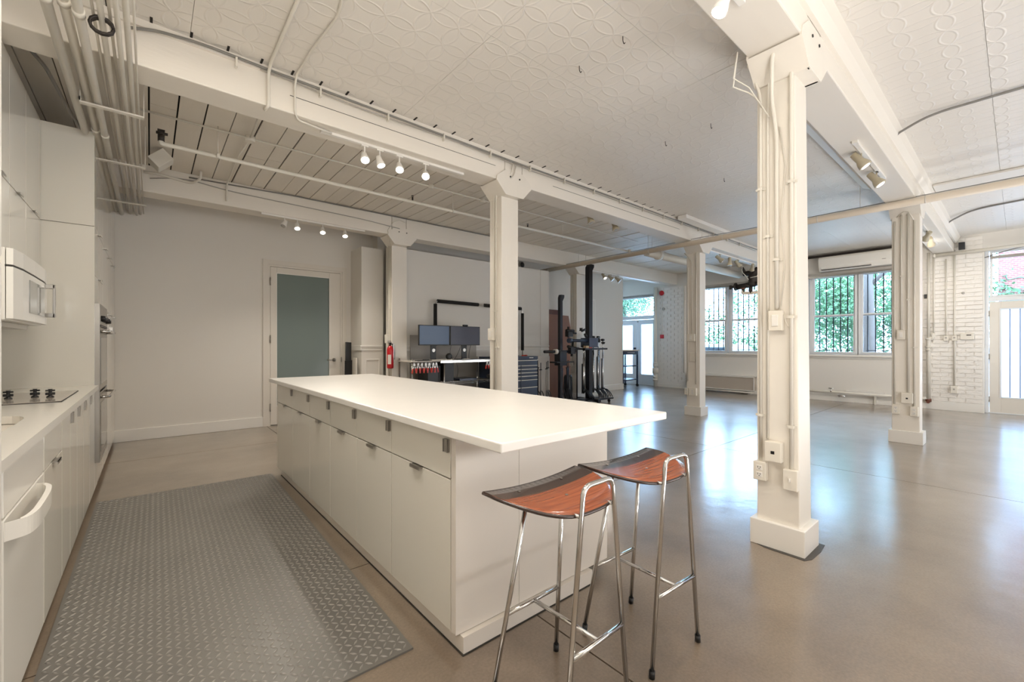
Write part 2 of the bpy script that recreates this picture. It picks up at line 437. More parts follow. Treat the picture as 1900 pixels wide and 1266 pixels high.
# windows: five double-hung units in one opening
def window(n, y0, y1):
    root = struct('window_%d' % n, MB().frame(11.58, y0-.085, y1+.085, WZ0, WZ1, .06, .1), M['window'])
    for z0, z1, xx in ((1.05, 1.905, 11.60), (1.865, 2.76, 11.63)):
        sash = part(root, 'sash', MB().frame(xx, y0-.025, y1+.025, z0-.01, z1, .03, .03, 'x'), M['window'], .003)
        part(sash, 'pane', MB().box(xx+.012, xx+.016, y0, y1, z0+.015, z1-.02), M['glass'])
    return root
wins = [(1.43,2.146),(2.305,3.021),(3.20,3.92),(4.10,4.83),(5.016,5.73)]
for i, (a, b) in enumerate(wins): window(i+1, a, b)
for (a, b) in wins:
    gr = thing('window_bars', 'black upright security bars outside the %s double-hung window' % {1.43:'rightmost',2.305:'second from right',3.20:'middle, column-hidden',4.10:'second from left',5.016:'leftmost'}[a], 'window bars', (11.9, a, 1.0), 'security bars outside the long window')
    n = 6
    for k in range(n):
        y = a + .03 + (b-a-.06)*k/(n-1)
        part(gr, 'bar', MB().box(11.893, 11.907, y-.010, y+.010, 1.0, 2.82), M['black_metal'])
    for y in (a+.02, b-.04): part(gr, 'bracket', MB().box(11.80, 11.9, y, y+.02, .99, 1.03), M['black_metal'])
    part(gr, 'rail', MB().box(11.888, 11.912, a, b, 1.1, 1.115).box(11.888, 11.912, a, b, 1.03, 1.045), M['black_metal'])
bl = thing('roller_blind', 'grey rolled-up blind above the long double-hung windows', 'blind', (11.5, 3.6, 2.76))
part(bl, 'head_rail', MB().box(11.44, 11.5, WY0, WY1, 2.775, 2.83), M['grey'])
part(bl, 'slat_stack', MB().box(11.45, 11.49, WY0+.02, WY1-.02, 2.735, 2.773), M['steel'])

# right glazed door with transom
dr = struct('door_1', MB().frame(11.6, -1.35, .40, 0, 2.98, .05, .12, b=.02).box(11.6, 11.70, -1.30, .35, 2.02, 2.09), M['window'], bv=.004)
lf = part(dr, 'door_leaf', MB().frame(11.62, -.75, .345, .02, 2.01, .14, .05, b=.28), M['door'], .004)
part(lf, 'pane', MB().box(11.64, 11.648, -.61, .205, .30, 1.87), M['daylight_panel'])
part(lf, 'bead', MB().frame(11.612, -.63, .225, .28, 1.89, .022, .01), M['window'])
part(lf, 'groove', MB().box(11.636, 11.640, .095, .110, .30, 1.87).box(11.636, 11.640, -.022, -.007, .30, 1.87).box(11.636,11.64,-.14,-.125,.3,1.87), mat('groove_blue', (130,156,196), .4))
for z in (.25, 1.02, 1.8): part(dr, 'hinge', MB().cyl((11.61, .352, z-.05), (11.61, .352, z+.05), .01), M['steel'])
part(dr, 'transom_pane', MB().box(11.65, 11.656, -1.30, .33, 2.10, 2.92), M['glass'])
part(dr, 'transom_frame', MB().frame(11.62, -1.29, .34, 2.09, 2.93, .035, .04), M['window'])
part(dr, 'side_panel', MB().box(11.62, 11.67, -1.30, -.76, .02, 2.01), M['window'])
solo('roller_blind', MB().box(11.56, 11.61, -1.28, .33, 2.78, 2.83), M['grey'], 'slim grey rolled blind above the right-hand glazed door', 'blind')
# double door in the far recess
dd = struct('door_2', MB().frame(11.6, 6.95, 8.45, 0, 2.76, .05, .12, b=.02).box(11.6, 11.7, 7.0, 8.4, 2.02, 2.10), M['window'], bv=.004)
for a, b in ((7.005, 7.69), (7.70, 8.395)):
    lf = part(dd, 'door_leaf', MB().frame(11.62, a, b, .02, 2.01, .16 if a > 7.5 else .14, .05, b=.3), M['window'], .004)
    part(lf, 'pane', MB().box(11.64, 11.648, a+.14, b-.14, .32, 1.87), M['daylight_panel'])
    part(lf, 'panel_bead', MB().frame(11.612, a+.12, b-.12, .3, 1.89, .022, .01), M['window'])
for z in (1.0, 1.12): part(dd, 'handle', MB().lathe([(.03,0),(.03,.01),(.012,.015),(.012,.04),(.028,.05),(.028,.065),(.01,.07)], (11.62, 7.76, z), (-1,0,0)), M['black_metal'])
part(dd, 'door_bolt', MB().lathe([(.02,0),(.02,.03),(.01,.035)], (11.62, 7.66, 1.95), (-1,0,0), 12), M['steel'])
part(dd, 'transom_pane', MB().box(11.65, 11.656, 7.0, 8.4, 2.12, 2.70), M['glass'])
part(dd, 'transom_frame', MB().frame(11.62, 7.0, 8.4, 2.10, 2.71, .035, .04), M['window'])
solo('roller_blind', MB().box(11.54, 11.6, 6.98, 8.42, 2.69, 2.73), M['grey'], 'thin rolled blind above the far white double doors', 'blind')

# back door with frosted pane
d3 = struct('door_3', MB().frame(7.335, 1.30, 2.54, 0, 2.53, .07, .03, 'y', b=.001), M['door'], bv=.004)
part(d3, 'door_jamb', MB().frame(7.35, 1.37, 2.47, 0, 2.46, .03, .16, 'y', b=.001), M['door'])
lf = part(d3, 'door_leaf', MB().box(1.402, 1.488, 7.345, 7.39, .012, 2.425).box(2.262, 2.437, 7.345, 7.39, .012, 2.425).box(1.488, 2.262, 7.345, 7.39, 2.33, 2.425).box(1.488, 2.262, 7.345, 7.39, .012, .30), M['door'], .003)
part(lf, 'pane', MB().box(1.487, 2.263, 7.365, 7.373, .29, 2.34), M['frost'])
part(lf, 'bead', MB().frame(7.341, 1.478, 2.272, .29, 2.34, .012, .008, 'y'), M['trim'])
hd = MB().lathe([(.03,0),(.03,.012),(.011,.016),(.011,.055)], (2.335, 7.345, .985), (0,-1,0), 16).tube([(2.335,7.29,.985),(2.28,7.285,.985),(2.215,7.287,.985)], .0095, 8)
part(lf, 'lever_handle', hd, M['steel'])
for z in (.28, 1.32, 2.2): part(d3, 'hinge', MB().cyl((1.397, 7.335, z-.06), (1.397, 7.335, z+.06), .008), M['steel'])
part(d3, 'strike_plate', MB().box(2.445, 2.46, 7.33, 7.336, .95, 1.03), M['steel'])
struct('wall_closet', MB().box(1.2, 2.7, 8.3, 8.35, 0, 2.6).box(1.2,1.25,7.56,8.3,0,2.6).box(2.65,2.7,7.56,8.3,0,2.6).box(1.2,2.7,7.56,8.35,2.6,2.65), M['grey'])

# pier in front of the back wall and the low partition beside it, with chair rail and panel mould
pr_ = struct('wall_pier', MB().box(2.62, 2.99, 6.88, 7.36, 0, 2.83), M['wall'])
part(pr_, 'chair_rail', MB().box(2.60, 2.97, 6.862, 6.88, 1.195, 1.225).box(2.605, 2.965, 6.868, 6.88, 1.14, 1.165).box(2.602, 2.62, 6.868, 7.36, 1.14, 1.225), M['trim'], .004)
part(pr_, 'panel_mould', MB().frame(6.872, 2.68, 2.93, .25, 1.0, .022, .008, 'y'), M['trim'], .003)
pt = struct('wall_partition', MB().box(3.0, 6.45, 6.68, 6.80, 0, 2.85).box(6.45, 6.70, 6.67, 6.82, 0, 2.852), M['wall'])
part(pt, 'chair_rail', MB().box(3.0, 6.70, 6.655, 6.68, 1.195, 1.222).box(3.0, 6.70, 6.662, 6.68, 1.13, 1.155), M['trim'], .004)
for k in range(4): part(pt, 'panel_mould', MB().frame(6.672, 3.35+k*.8, 4.05+k*.8, .25, 1.0, .022, .008, 'y'), M['trim'], .003)
struct('door_4', MB().frame(7.125, 7.95, 8.87, 0, 2.42, .05, .025, 'y', b=.001).box(8.0, 8.82, 7.135, 7.15, .01, 2.37), M['trim'], bv=.003)
struct('ceiling_bulkhead', MB().box(7.5, 8.25, -5.0, .70, CZ-.03, CZ-.002), M['wall'], bv=.006)

# ------------------------------------------------------------ beams and columns
def beam(y0, y1, z0, label, xsplit=(3.0, 7.38)):
    t = thing('ceiling_beam', label, 'beam', (3, (y0+y1)/2, z0))
    e = [-1.0] + list(xsplit) + [11.5]
    for i in range(3):
        a = e[i] + (.125 if i else 0); b = e[i+1] - (.125 if i < 2 else 0)
        part(t, 'timber', MB().box(a, b, y0, y1, z0, CZ), M['beam'], .008)
    for c in xsplit: part(t, 'post_head', MB().box(c-.118, c+.118, y0+.003, y1-.003, z0+.02, CZ-.002), M['beam'], .004)
    return t
bA = beam(3.52, 3.78, 2.97, 'white painted timber ceiling beam over the island, first from the kitchen door side columns')
bA['label'] = 'long white timber beam above the island carrying four lit spotlights'
bB = beam(.78, 1.06, 2.97, 'white timber beam above the nearest big column, running to the brick pier')
bC = beam(6.30, 6.56, 2.95, 'white timber beam nearest the back wall, above the frosted door')
part(bB, 'ledger_strip', MB().prism([(.70,CZ),(.78,CZ),(.78,3.12),(.755,3.12),(.72,3.18)], -1, 11.5, 'x'), M['beam'])
part(bA, 'ledger_strip', MB().box(-.9, 11.4, 3.50, 3.52, 3.205, CZ), M['beam'])
crk = MB()
for a, b, z in ((.8,2.75,3.10),(3.6,6.5,3.09)): crk.box(a, b, 3.5185, 3.521, z, z+.004)
part(bA, 'crack', crk, M['dark_edge'])

def column(label, x0, x1, y0, y1, xt, yt, zb, plinth=True, topshift=(0,0)):
    cx, cy = (x0+x1)/2, (y0+y1)/2
    t = thing('timber_column', label, 'column', (cx, cy, 0))
    m = MB(); a, b = topshift
    vs = [(x0,y0,0),(x1,y0,0),(x1,y1,0),(x0,y1,0),(x0+a,y0+b,zb),(x1+a,y0+b,zb),(x1+a,y1,zb),(x0+a,y1,zb)]
    m.add(vs, [(3,2,1,0),(4,5,6,7),(0,1,5,4),(1,2,6,5),(2,3,7,6),(3,0,4,7)])
    part(t, 'shaft', m, M['timber'], .008)
    hw = (x1-x0)/2
    c = MB().prism([(xt-hw-.005, zb-.14),(xt+hw+.005, zb-.14),(xt+.245, zb-.01),(xt+.235, zb+.04),(xt+.12, zb+.125),(xt-.12, zb+.125),(xt-.235, zb+.04),(xt-.245, zb-.01)], yt-.145, yt-.133)
    c.prism([(xt-hw-.005, zb-.14),(xt+hw+.005, zb-.14),(xt+.245, zb-.01),(xt+.235, zb+.04),(xt+.12, zb+.125),(xt-.12, zb+.125),(xt-.235, zb+.04),(xt-.245, zb-.01)], yt+.133, yt+.145)
    c.prism([(xt-hw-.003, zb-.14),(xt-hw+.02, zb-.14),(xt-.22, zb-.001),(xt-.245, zb-.012)], yt-.14, yt+.14)
    c.prism([(xt+hw+.003, zb-.139),(xt+.243, zb-.011),(xt+.22, zb-.001),(xt+hw-.02, zb-.001),(xt+hw-.02, zb-.139)], yt-.134, yt+.134)
    c.box(xt-hw+.004, xt+hw-.004, yt-.134, yt+.134, zb-.139, zb-.001)
    for s_ in (-1, 1): c.prism([(xt+s_*hw, zb-.12),(xt+s_*.2, zb-.002),(xt+s_*hw, zb-.002)], yt-.008, yt+.008)
    part(t, 'capital', c, M['timber'])
    bo = MB()
    for dx in (-.06, .07): bo.cyl((xt+dx, yt-.15, zb+.06), (xt+dx, yt-.144, zb+.06), .009)
    part(t, 'bolt', bo, M['dark_edge'])
    if plinth: part(t, 'base_box', MB().box(x0-.028, x1+.03, y0-.03, y1+.03, 0, .155), M['trim'], .004)
    return t
def plate(root, y, z, x, w=.07, h=.115, kind='switch', d=.035):
    bx = part(root, 'wall_box', MB().box(x-d, x, y-w/2, y+w/2, z-h/2, z+h/2), M['switch'], .004)
    if kind == 'switch': part(bx, 'rocker', MB().box(x-d-.005, x-d, y-.017, y+.017, z-.034, z+.034), M['trim'], .002)
    if kind == 'outlet':
        part(bx, 'socket', MB().box(x-d-.003, x-d, y-.017, y+.017, z+.006, z+.036).box(x-d-.003, x-d, y-.017, y+.017, z-.036, z-.006), M['trim'], .003)
        q = MB()
        for zz in (.024, -.018):
            for yy_ in (-.008, .006): q.box(x-d-.0045, x-d-.003, y+yy_, y+yy_+.0025, z+zz-.004, z+zz+.006)
            q.box(x-d-.0045, x-d-.003, y-.003, y+.002, z+zz-.012, z+zz-.008)
        part(bx, 'slot', q, M['dark_edge'])
    if kind == 'data': part(bx, 'jack', MB().box(x-d-.002, x-d, y-.01, y+.01, z-.012, z+.006), M['black'])
    if kind == 'toggle': part(bx, 'toggle', MB().box(x-d-.014, x-d, y-.004, y+.004, z-.008, z+.012), M['trim'])

c3 = column('big white timber column beside the stools, nearest the camera', 2.905, 3.118, .825, 1.06, 3.0, .92, 2.97, topshift=(0,.03))
X = 2.905
def cond(root, x, y, z0, z1, r=.011, clips=(), top=None):
    pts = [(x-r, y, z0), (x-r, y, z1)]
    if top: pts += top
    o = part(root, 'conduit', MB().tube(pts, r, 8, .06), M['conduit'])
    q = MB()
    for z in clips: q.box(x-2*r-.003, x, y-r-.004, y+r+.004, z-.008, z+.008).box(x-.004, x, y-.03, y+.03, z-.008, z+.008)
    if clips: part(root, 'conduit_strap', q, M['conduit'])
cond(c3, X, 1.035, .50, 2.78, .009, (.80, 2.2), [(X-.06, 1.07, 2.93), (X-.08, 1.08, 2.965)])
cond(c3, X, .995, .66, 2.80, .008, (1.9,), [(X-.02, .97, 2.92)])
cond(c3, X, .945, 1.45, 2.5, .012, (1.75,), [(X-.05, .96, 2.72), (X-.13, .93, 2.95), (X-.03, .84, 3.12)])
cond(c3, X, .868, .45, 2.7, .011, (.75, 2.2, 1.4), [(X-.02, .865, 2.9), (X-.03, .83, 3.12)])
part(c3, 'cable', MB().tube([(X-.004,.925,1.46),(X-.006,.905,1.7),(X-.005,.922,2.0),(X-.006,.90,2.3),(X-.01,.93,2.55)], .0035, 6), M['conduit'])
part(c3, 'cable', MB().tube([(X-.24,1.08,2.96),(X-.2,1.12,2.8),(X-.1,1.07,2.78),(X-.06,1.05,2.76),(X-.02,1.02,2.7)], .005, 6), M['conduit'])
part(c3, 'cable', MB().tube([(X-.26,1.07,2.96),(X-.22,1.11,2.84),(X-.12,1.06,2.80),(X-.03,.98,2.62)], .004, 6), M['conduit'])
part(c3, 'wire', MB().tube([(X-.01,.925,1.47),(X-.02,.89,1.36),(X-.01,.885,1.34)], .002, 5), M['conduit'])
plate(c3, .945, 1.38, X, .075, .12, 'switch', .04)
plate(c3, .955, .59, X, .09, .12, 'data', .05)
plate(c3, 1.03, .46, X, .072, .115, 'outlet', .045)
plate(c3, .865, .44, X, .075, .12, 'toggle', .045)
part(c3, 'floor_joint', MB().prism([(2.85,.79),(2.9,.765),(3.05,.76),(3.17,.77),(3.185,.9),(3.17,1.08),(2.9,1.1),(2.855,1.0)], 0, .003, 'z'), mat('tar_seal', (70,66,62), .5), .002)

c2 = column('white timber column rising behind the island worktop', 2.88, 3.118, 3.58, 3.79, 3.0, 3.65, 2.97)
X = 2.88
cond(c2, X, 3.70, .3, 2.82, .009, (2.5, 1.6), [(X-.03, 3.66, 2.9), (X-.03, 3.56, 3.0), (X+.08, 3.50, 3.06), (X+.1, 3.50, 3.2)])
cond(c2, X, 3.665, .3, 2.80, .009, (2.5, 1.6), [(X-.02, 3.64, 2.88), (X-.03, 3.55, 2.96), (X+.1, 3.495, 3.03), (X+.15, 3.50, 3.2)])
plate(c2, 3.72, 1.35, X, .08, .13, 'switch', .05)
part(c2, 'conduit_strap', MB().box(X-.02, X, 3.62, 3.66, 1.20, 1.215), M['conduit'])
c1 = column('white timber column between the door pier and the desk', 2.93, 3.19, 6.42, 6.56, 3.05, 6.43, 2.95)
cond(c1, 2.93, 6.50, .2, 2.82, .012, (1.8,)); cond(c1, 2.93, 6.46, .2, 2.82, .010, (1.8,))
plate(c1, 6.51, 1.33, 2.93, .1, .14, 'blank', .06)
part(c1, 'cable', MB().tube([(2.93,6.46,2.8),(2.84,6.3,2.9),(2.80,6.28,3.0),(2.9,6.285,3.15),(3.0,6.285,3.2),(3.1,6.285,3.17)], .006, 6), M['conduit'])
c6 = column('white timber column behind the equipment rack', 7.26, 7.47, 6.36, 6.55, 7.37, 6.43, 2.95)
cond(c6, 7.26, 6.48, .6, 2.8, .009); cond(c6, 7.26, 6.42, .6, 2.8, .009)
plate(c6, 6.49, .82, 7.26, .08, .12, 'outlet', .04)
plate(c6, 6.45, 1.3, 7.26, .08, .12, 'blank', .04)
c4 = column('white timber column left of the long window', 7.262, 7.47, 3.56, 3.80, 7.37, 3.65, 2.97)
X = 7.262
cond(c4, X, 3.70, 1.42, 2.7, .008, (2.4,), [(X-.02, 3.83, 2.86)]); cond(c4, X, 3.62, .55, 2.85, .010, (1.9,)); cond(c4, X, 3.77, .6, 2.6, .012)
plate(c4, 3.70, 1.36, X, .13, .13, 'switch', .05); plate(c4, 3.695, 1.02, X, .09, .16, 'blank', .02)
plate(c4, 3.78, .415, X, .07, .115, 'outlet', .05); plate(c4, 3.67, .415, X, .13, .13, 'outlet', .05)
c5 = column('white timber column in front of the right end of the window wall', 7.24, 7.44, .785, 1.05, 7.37, .92, 2.97)
X = 7.24
cond(c5, X, 1.02, .45, 2.8, .010, (1.7,)); cond(c5, X, .955, 1.42, 2.9, .012, (2.1,)); cond(c5, X, .89, .60, 2.9, .014, (1.8,)); cond(c5, X, .835, .45, 2.78, .011, (1.2,))
plate(c5, .955, 1.36, X, .075, .12, 'switch', .05); plate(c5, .90, .57, X, .11, .13, 'data', .05)
plate(c5, 1.005, .42, X, .075, .12, 'outlet', .045); plate(c5, .835, .41, X, .075, .12, 'outlet', .045)
part(c5, 'cable', MB().tube([(X-.01,1.0,2.85),(X-.05,.93,2.9),(X-.06,.88,2.88),(X-.03,.84,2.78)], .006, 6), M['conduit'])


# ------------------------------------------------------------ kitchen island
UY = [1.486, 2.043, 2.518, 3.002, 3.486, 3.99, 4.56]
IX = .93
ordn = ['nearest the stools', 'second from the stool end', 'third from the stool end', 'fourth from the stool end', 'fifth from the stool end', 'nearest the frosted door']
for i in range(6):
    a, b = UY[i], UY[i+1]
    t = thing('base_cabinet', 'gloss white island cabinet with one drawer over one door, ' + ordn[i], 'cabinet', (1.25, (a+b)/2, 0), 'island base cabinets')
    part(t, 'carcass', MB().box(IX+.02, 1.60, a+.001, b-.001, .072, .872), M['lacquer_in'])
    d = part(t, 'drawer', MB().box(IX, IX+.018, a+.0025, b-.0025, .692, .868), M['lacquer'], .0015)
    part(d, 'handle', MB().box(IX-.012, IX, a+.006, a+.040, .798, .8505).box(IX-.014, IX-.009, a+.034, a+.040, .798, .8505).box(IX-.014,IX-.009,a+.006,a+.011,.798,.8505), M['steel'])
    d = part(t, 'door', MB().box(IX, IX+.018, a+.0025, b-.0025, .074, .686), M['lacquer'], .0015)
    c = (a+b)/2
    part(d, 'handle', MB().box(IX-.018, IX+.002, c-.045, c+.045, .686, .6895).box(IX-.019, IX-.016, c-.045, c+.045, .676, .6895), M['steel'])
e = thing('island_panelling', 'matt white end panels and plinth of the kitchen island facing the stools', 'panel', (1.42, 1.47, 0))
part(e, 'end_panel', MB().box(.932, 1.267, 1.450, 1.484, .072, .872), M['endpanel'], .001)
part(e, 'end_panel', MB().box(1.2685, 1.905, 1.450, 1.484, .072, .872), M['endpanel'], .001)
part(e, 'back_panel', MB().box(1.885, 1.905, 1.485, 4.56, .072, .872), M['endpanel'])
part(e, 'far_panel', MB().box(.932, 1.884, 4.562, 4.58, .072, .872), M['endpanel'])
part(e, 'plinth', MB().box(.952, 1.75, 1.425, 4.50, 0, .070), M['endpanel'], .001)
part(e, 'plinth_seal', MB().box(.946, 1.756, 1.419, 4.506, 0, .004), M['dark_edge'])
solo('island_worktop', MB().box(.882, 1.911, 1.10, 4.70, .8745, .91), M['worktop'], 'long thick white solid-surface worktop lying on the kitchen island', 'worktop', bv=.005)

# ------------------------------------------------------------ kitchen wall run
KX = -.34
def pull(d, y, z, w=.05, h=.012, vertical=False):
    if vertical: part(d, 'handle', MB().box(KX, KX+.012, y-.004, y+.03, z-.03, z+.03), M['steel'])
    else: part(d, 'handle', MB().box(KX-.002, KX+.02, y-w, y+w, z-.002, z+.002).box(KX+.017, KX+.02, y-w, y+w, z-.012, z+.002), M['steel'])
t = thing('refrigerator', 'tall white refrigerator whose edge shows at the far left of the frame', 'refrigerator', (-.66, 1.2, 0))
part(t, 'body', MB().box(-.98, -.33, .75, 1.705, .02, 2.28), M['appliance'], .006)
part(t, 'door', MB().box(-.328, -.292, .76, 1.70, .05, 1.45), M['appliance'], .008)
part(t, 'door', MB().box(-.328, -.292, .76, 1.70, 1.46, 2.27), M['appliance'], .008)
t = thing('dishwasher', 'white dishwasher with a chunky curved handle under the kitchen worktop', 'dishwasher', (-.65, 2.32, 0))
part(t, 'body', MB().box(-.95, KX-.02, 1.99, 2.645, .06, .872), M['lacquer_in'])
d = part(t, 'door', MB().box(KX-.018, KX, 1.992, 2.643, .062, .698), M['appliance'], .004)
part(t, 'control_panel', MB().box(KX-.018, KX, 1.992, 2.643, .704, .868), M['appliance'], .004)
prof = [(-.338,2.49),(-.315,2.485),(-.292,2.44),(-.283,2.36),(-.280,2.24),(-.280,2.10),(-.292,2.03),(-.338,2.0)]
h = MB()
pts = fillet([(x, y, .655) for x, y in prof], .05, 4)
inner = [p + Vector((-.016 if 2.03 < p.y < 2.47 else -.004, 0, 0)) for p in pts]
vs = []; fs = []
for p, q in zip(pts, inner): vs += [(p.x,p.y,.632),(p.x,p.y,.690),(q.x,q.y,.690),(q.x,q.y,.632)]
n = len(pts)
for i in range(n-1):
    for k in range(4): fs.append((4*i+k, 4*i+(k+1)%4, 4*i+4+(k+1)%4, 4*i+4+k))
fs += [(0,1,2,3),(4*n-1,4*n-2,4*n-3,4*n-4)]
h.add(vs, fs, False)
part(d, 'handle', h, M['appliance'], .005)
seams = [2.65, 3.13, 3.42, 3.72, 4.06, 4.43, 4.80]
nm = ['beside the dishwasher', 'second from the dishwasher', 'under the near end of the cooktop', 'under the cooktop knobs', 'second from the wall ovens', 'touching the wall oven unit']
for i in range(6):
    a, b = seams[i], seams[i+1]
    t = thing('base_cabinet', 'glossy white wall-side cabinet ' + nm[i], 'cabinet', (-.65, (a+b)/2, 0), 'base cabinets along the kitchen wall')
    part(t, 'carcass', MB().box(-.95, KX-.02, a+.001, b-.001, .06, .872), M['lacquer_in'])
    if i == 0:
        d = part(t, 'drawer', MB().box(KX-.018, KX, a+.0025, b-.0025, .704, .868), M['lacquer'], .0015)
        d = part(t, 'door', MB().box(KX-.018, KX, a+.0025, b-.0025, .062, .698), M['lacquer'], .0015)
        pull(d, (a+b)/2, .70)
    else:
        d = part(t, 'door', MB().box(KX-.018, KX, a+.0025, b-.0025, .062, .868), M['lacquer'], .0015)
        if i in (2, 3, 4, 5): pull(d, a+.02, .825, vertical=True)
solo('toe_kick', MB().box(-.90, -.42, 1.99, 7.355, 0, .058), M['lacquer_in'], 'recessed white toe kick board under the kitchen wall cabinets', 'toe kick')
# worktop with a sink cut-out
wt = thing('kitchen_worktop', 'pale glossy worktop with undermount sink along the kitchen wall', 'worktop', (-.65, 3.4, .875))
cx0, cx1, cy0, cy1 = -.86, -.42, 2.30, 2.98
m = MB(); n = 24; ring = []
for k in range(n):
    an = 2*math.pi*k/n; cs, sn = math.cos(an), math.sin(an)
    ring.append(((cx0+cx1)/2 + (cx1-cx0)/2*math.copysign(abs(cs)**.45, cs), (cy0+cy1)/2 + (cy1-cy0)/2*math.copysign(abs(sn)**.45, sn)))
x0, x1, y0, y1 = -.997, -.316, 1.715, 4.80
outer = []
for k in range(n):
    an = 2*math.pi*k/n; cs, sn = math.cos(an), math.sin(an); s_ = max(abs(cs), abs(sn))
    u, v = cs/s_, sn/s_
    outer.append((x0 if u < 0 and abs(u) > .999 else x1 if u > .999 else (cx0+cx1)/2+u*.30, y0 if v < -.999 else y1 if v > .999 else (cy0+cy1)/2+v*.5))
outer = [(min(x1, max(x0, x)), min(y1, max(y0, y))) for x, y in outer]
vs = [(x, y, .91) for x, y in ring] + [(x, y, .91) for x, y in outer] + [(x, y, .875) for x, y in outer] + [(x, y, .875) for x, y in ring]
fs = []
for k in range(n):
    j = (k+1) % n
    fs += [(k, n+k, n+j, j), (n+k, 2*n+k, 2*n+j, n+j), (2*n+k, 3*n+k, 3*n+j, 2*n+j), (3*n+k, k, j, 3*n+j)]
m.add(vs, fs)
# corners outside the fan
part(wt, 'top_slab', m, M['quartz'])
for (a, b, c_, d_) in ((x0, x1, y0, y1),):
    pass
vs = [(x, y, .872) for x, y in ring] + [(x*.97-.02, (y-(cy0+cy1)/2)*.93+(cy0+cy1)/2, .70) for x, y in ring]
m = MB().add(vs, [(k, (k+1)%n, n+(k+1)%n, n+k) for k in range(n)] + [list(range(n, 2*n))], True)
part(wt, 'sink_basin', m, mat('white_sink', (244,240,232), .15))
ck = thing('cooktop', 'built-in steel cooktop with black cross-shaped knobs', 'cooktop', (-.64, 3.96, .91))
part(ck, 'plate', MB().box(-.905, -.385, 3.52, 4.26, .910, .9165), mat('cooktop_glass', (176,168,158), .12, spec=.8), .002)
part(ck, 'rim', MB().frame(0, 0, 0, 0, 0, 0, 0) if False else MB().box(-.908, -.382, 3.516, 3.522, .9095, .914).box(-.386, -.382, 3.516, 4.263, .9095, .914), M['dark_edge'])
for x, y in ((-.462, 3.80), (-.533, 3.86), (-.635, 3.83), (-.715, 3.88)):
    k = part(ck, 'knob', MB().lathe([(.017,0),(.017,.006),(.008,.012),(.008,.045),(.011,.05)], (x, y, .9165), (0,0,1), 14), M['black'])
    part(k, 'knob_cross', MB().box(x-.021, x+.021, y-.006, y+.006, .930, .946).box(x-.006, x+.006, y-.021, y+.021, .930, .946).box(x-.021, x+.021, y-.006, y+.006, .952, .962), M['black'], .003)
# wall ovens in tall unit
tall = [(4.80, 5.60, 'beside the cooktop, holding the wall ovens'), (5.60, 6.18, 'just beyond the wall ovens'), (6.18, 6.77, 'second beyond the wall ovens'), (6.77, 7.355, 'in the corner by the back wall')]
for i, (a, b, s_) in enumerate(tall):
    t = thing('tall_cabinet', 'tall glossy white kitchen cabinet ' + s_, 'cabinet', (-.65, (a+b)/2, 0), 'tall kitchen cabinets')
    if i == 0:
        part(t, 'side_panel', MB().box(-.995, KX, a, a+.018, .062, 2.185), M['lacquer'], .001)
        part(t, 'side_panel', MB().box(-.995, KX, a, a+.018, 2.190, 2.945), M['lacquer'], .001)
        part(t, 'carcass', MB().box(-.995, KX-.02, a+.019, b-.001, .06, .275).box(-.995, KX-.02, a+.019, b-.001, 1.575, 2.94).box(-.995, -.90, a+.019, b-.001, .275, 1.575), M['lacquer_in'])
        segs = [(.062, .272), (1.576, 1.80), (1.804, 2.185), (2.190, 2.945)]
    else:
        part(t, 'carcass', MB().box(-.995, KX-.02, a+.001, b-.001, .06, 2.94), M['lacquer_in'])
        segs = [(.062, 1.56), (1.564, 2.185), (2.190, 2.945)]
    hw = (b-a)/2; cuts = [(a, b)] if i == 0 else [(a, b)]
    for z0, z1 in segs:
        d = part(t, 'door', MB().box(KX-.018, KX, a+.0205 if i == 0 else a+.0025, b-.0025, z0, z1), M['lacquer'], .0015)
        if z0 > 1.5: pull(d, (a+b)/2, z0-.002, .045)
    if i > 0: part(d, 'handle', MB().box(KX, KX+.012, a+.01, a+.04, 1.36, 1.44), M['steel'])
ov = thing('wall_oven', 'stainless steel double wall oven with black knobs and bar handles', 'oven', (-.6, 5.2, .28))
part(ov, 'body', MB().box(-.88, KX-.012, 4.825, 5.585, .28, 1.57), M['castiron'])
part(ov, 'frame', MB().frame(KX-.01, 4.822, 5.59, .278, 1.572, .02, .04), M['steel'], .002)
part(ov, 'control_panel', MB().box(KX-.01, KX+.032, 4.84, 5.57, 1.40, 1.552), M['steel'], .003)
for y in (4.90, 4.98, 5.12, 5.40, 5.50): part(ov, 'knob', MB().lathe([(.024,0),(.022,.02),(.018,.032)], (KX+.032, y, 1.452), (1,0,0), 14), M['black'])
part(ov, 'vent', MB().box(KX+.026, KX+.034, 4.85, 5.56, 1.385, 1.396), M['black'])
for z0, z1 in ((.86, 1.38), (.30, .84)):
    d = part(ov, 'oven_door', MB().box(KX, KX+.03, 4.842, 5.568, z0, z1), M['steel'], .004)
    part(d, 'glass', MB().box(KX+.029, KX+.0325, 4.90, 5.51, z0+.05, z1-.085), M['oven_glass'])
    zh = z1-.035
    part(d, 'handle', MB().tube([(KX+.03, 4.88, zh), (KX+.085, 4.90, zh), (KX+.085, 5.51, zh), (KX+.03, 5.53, zh)], .011, 10, .03), M['chrome'])
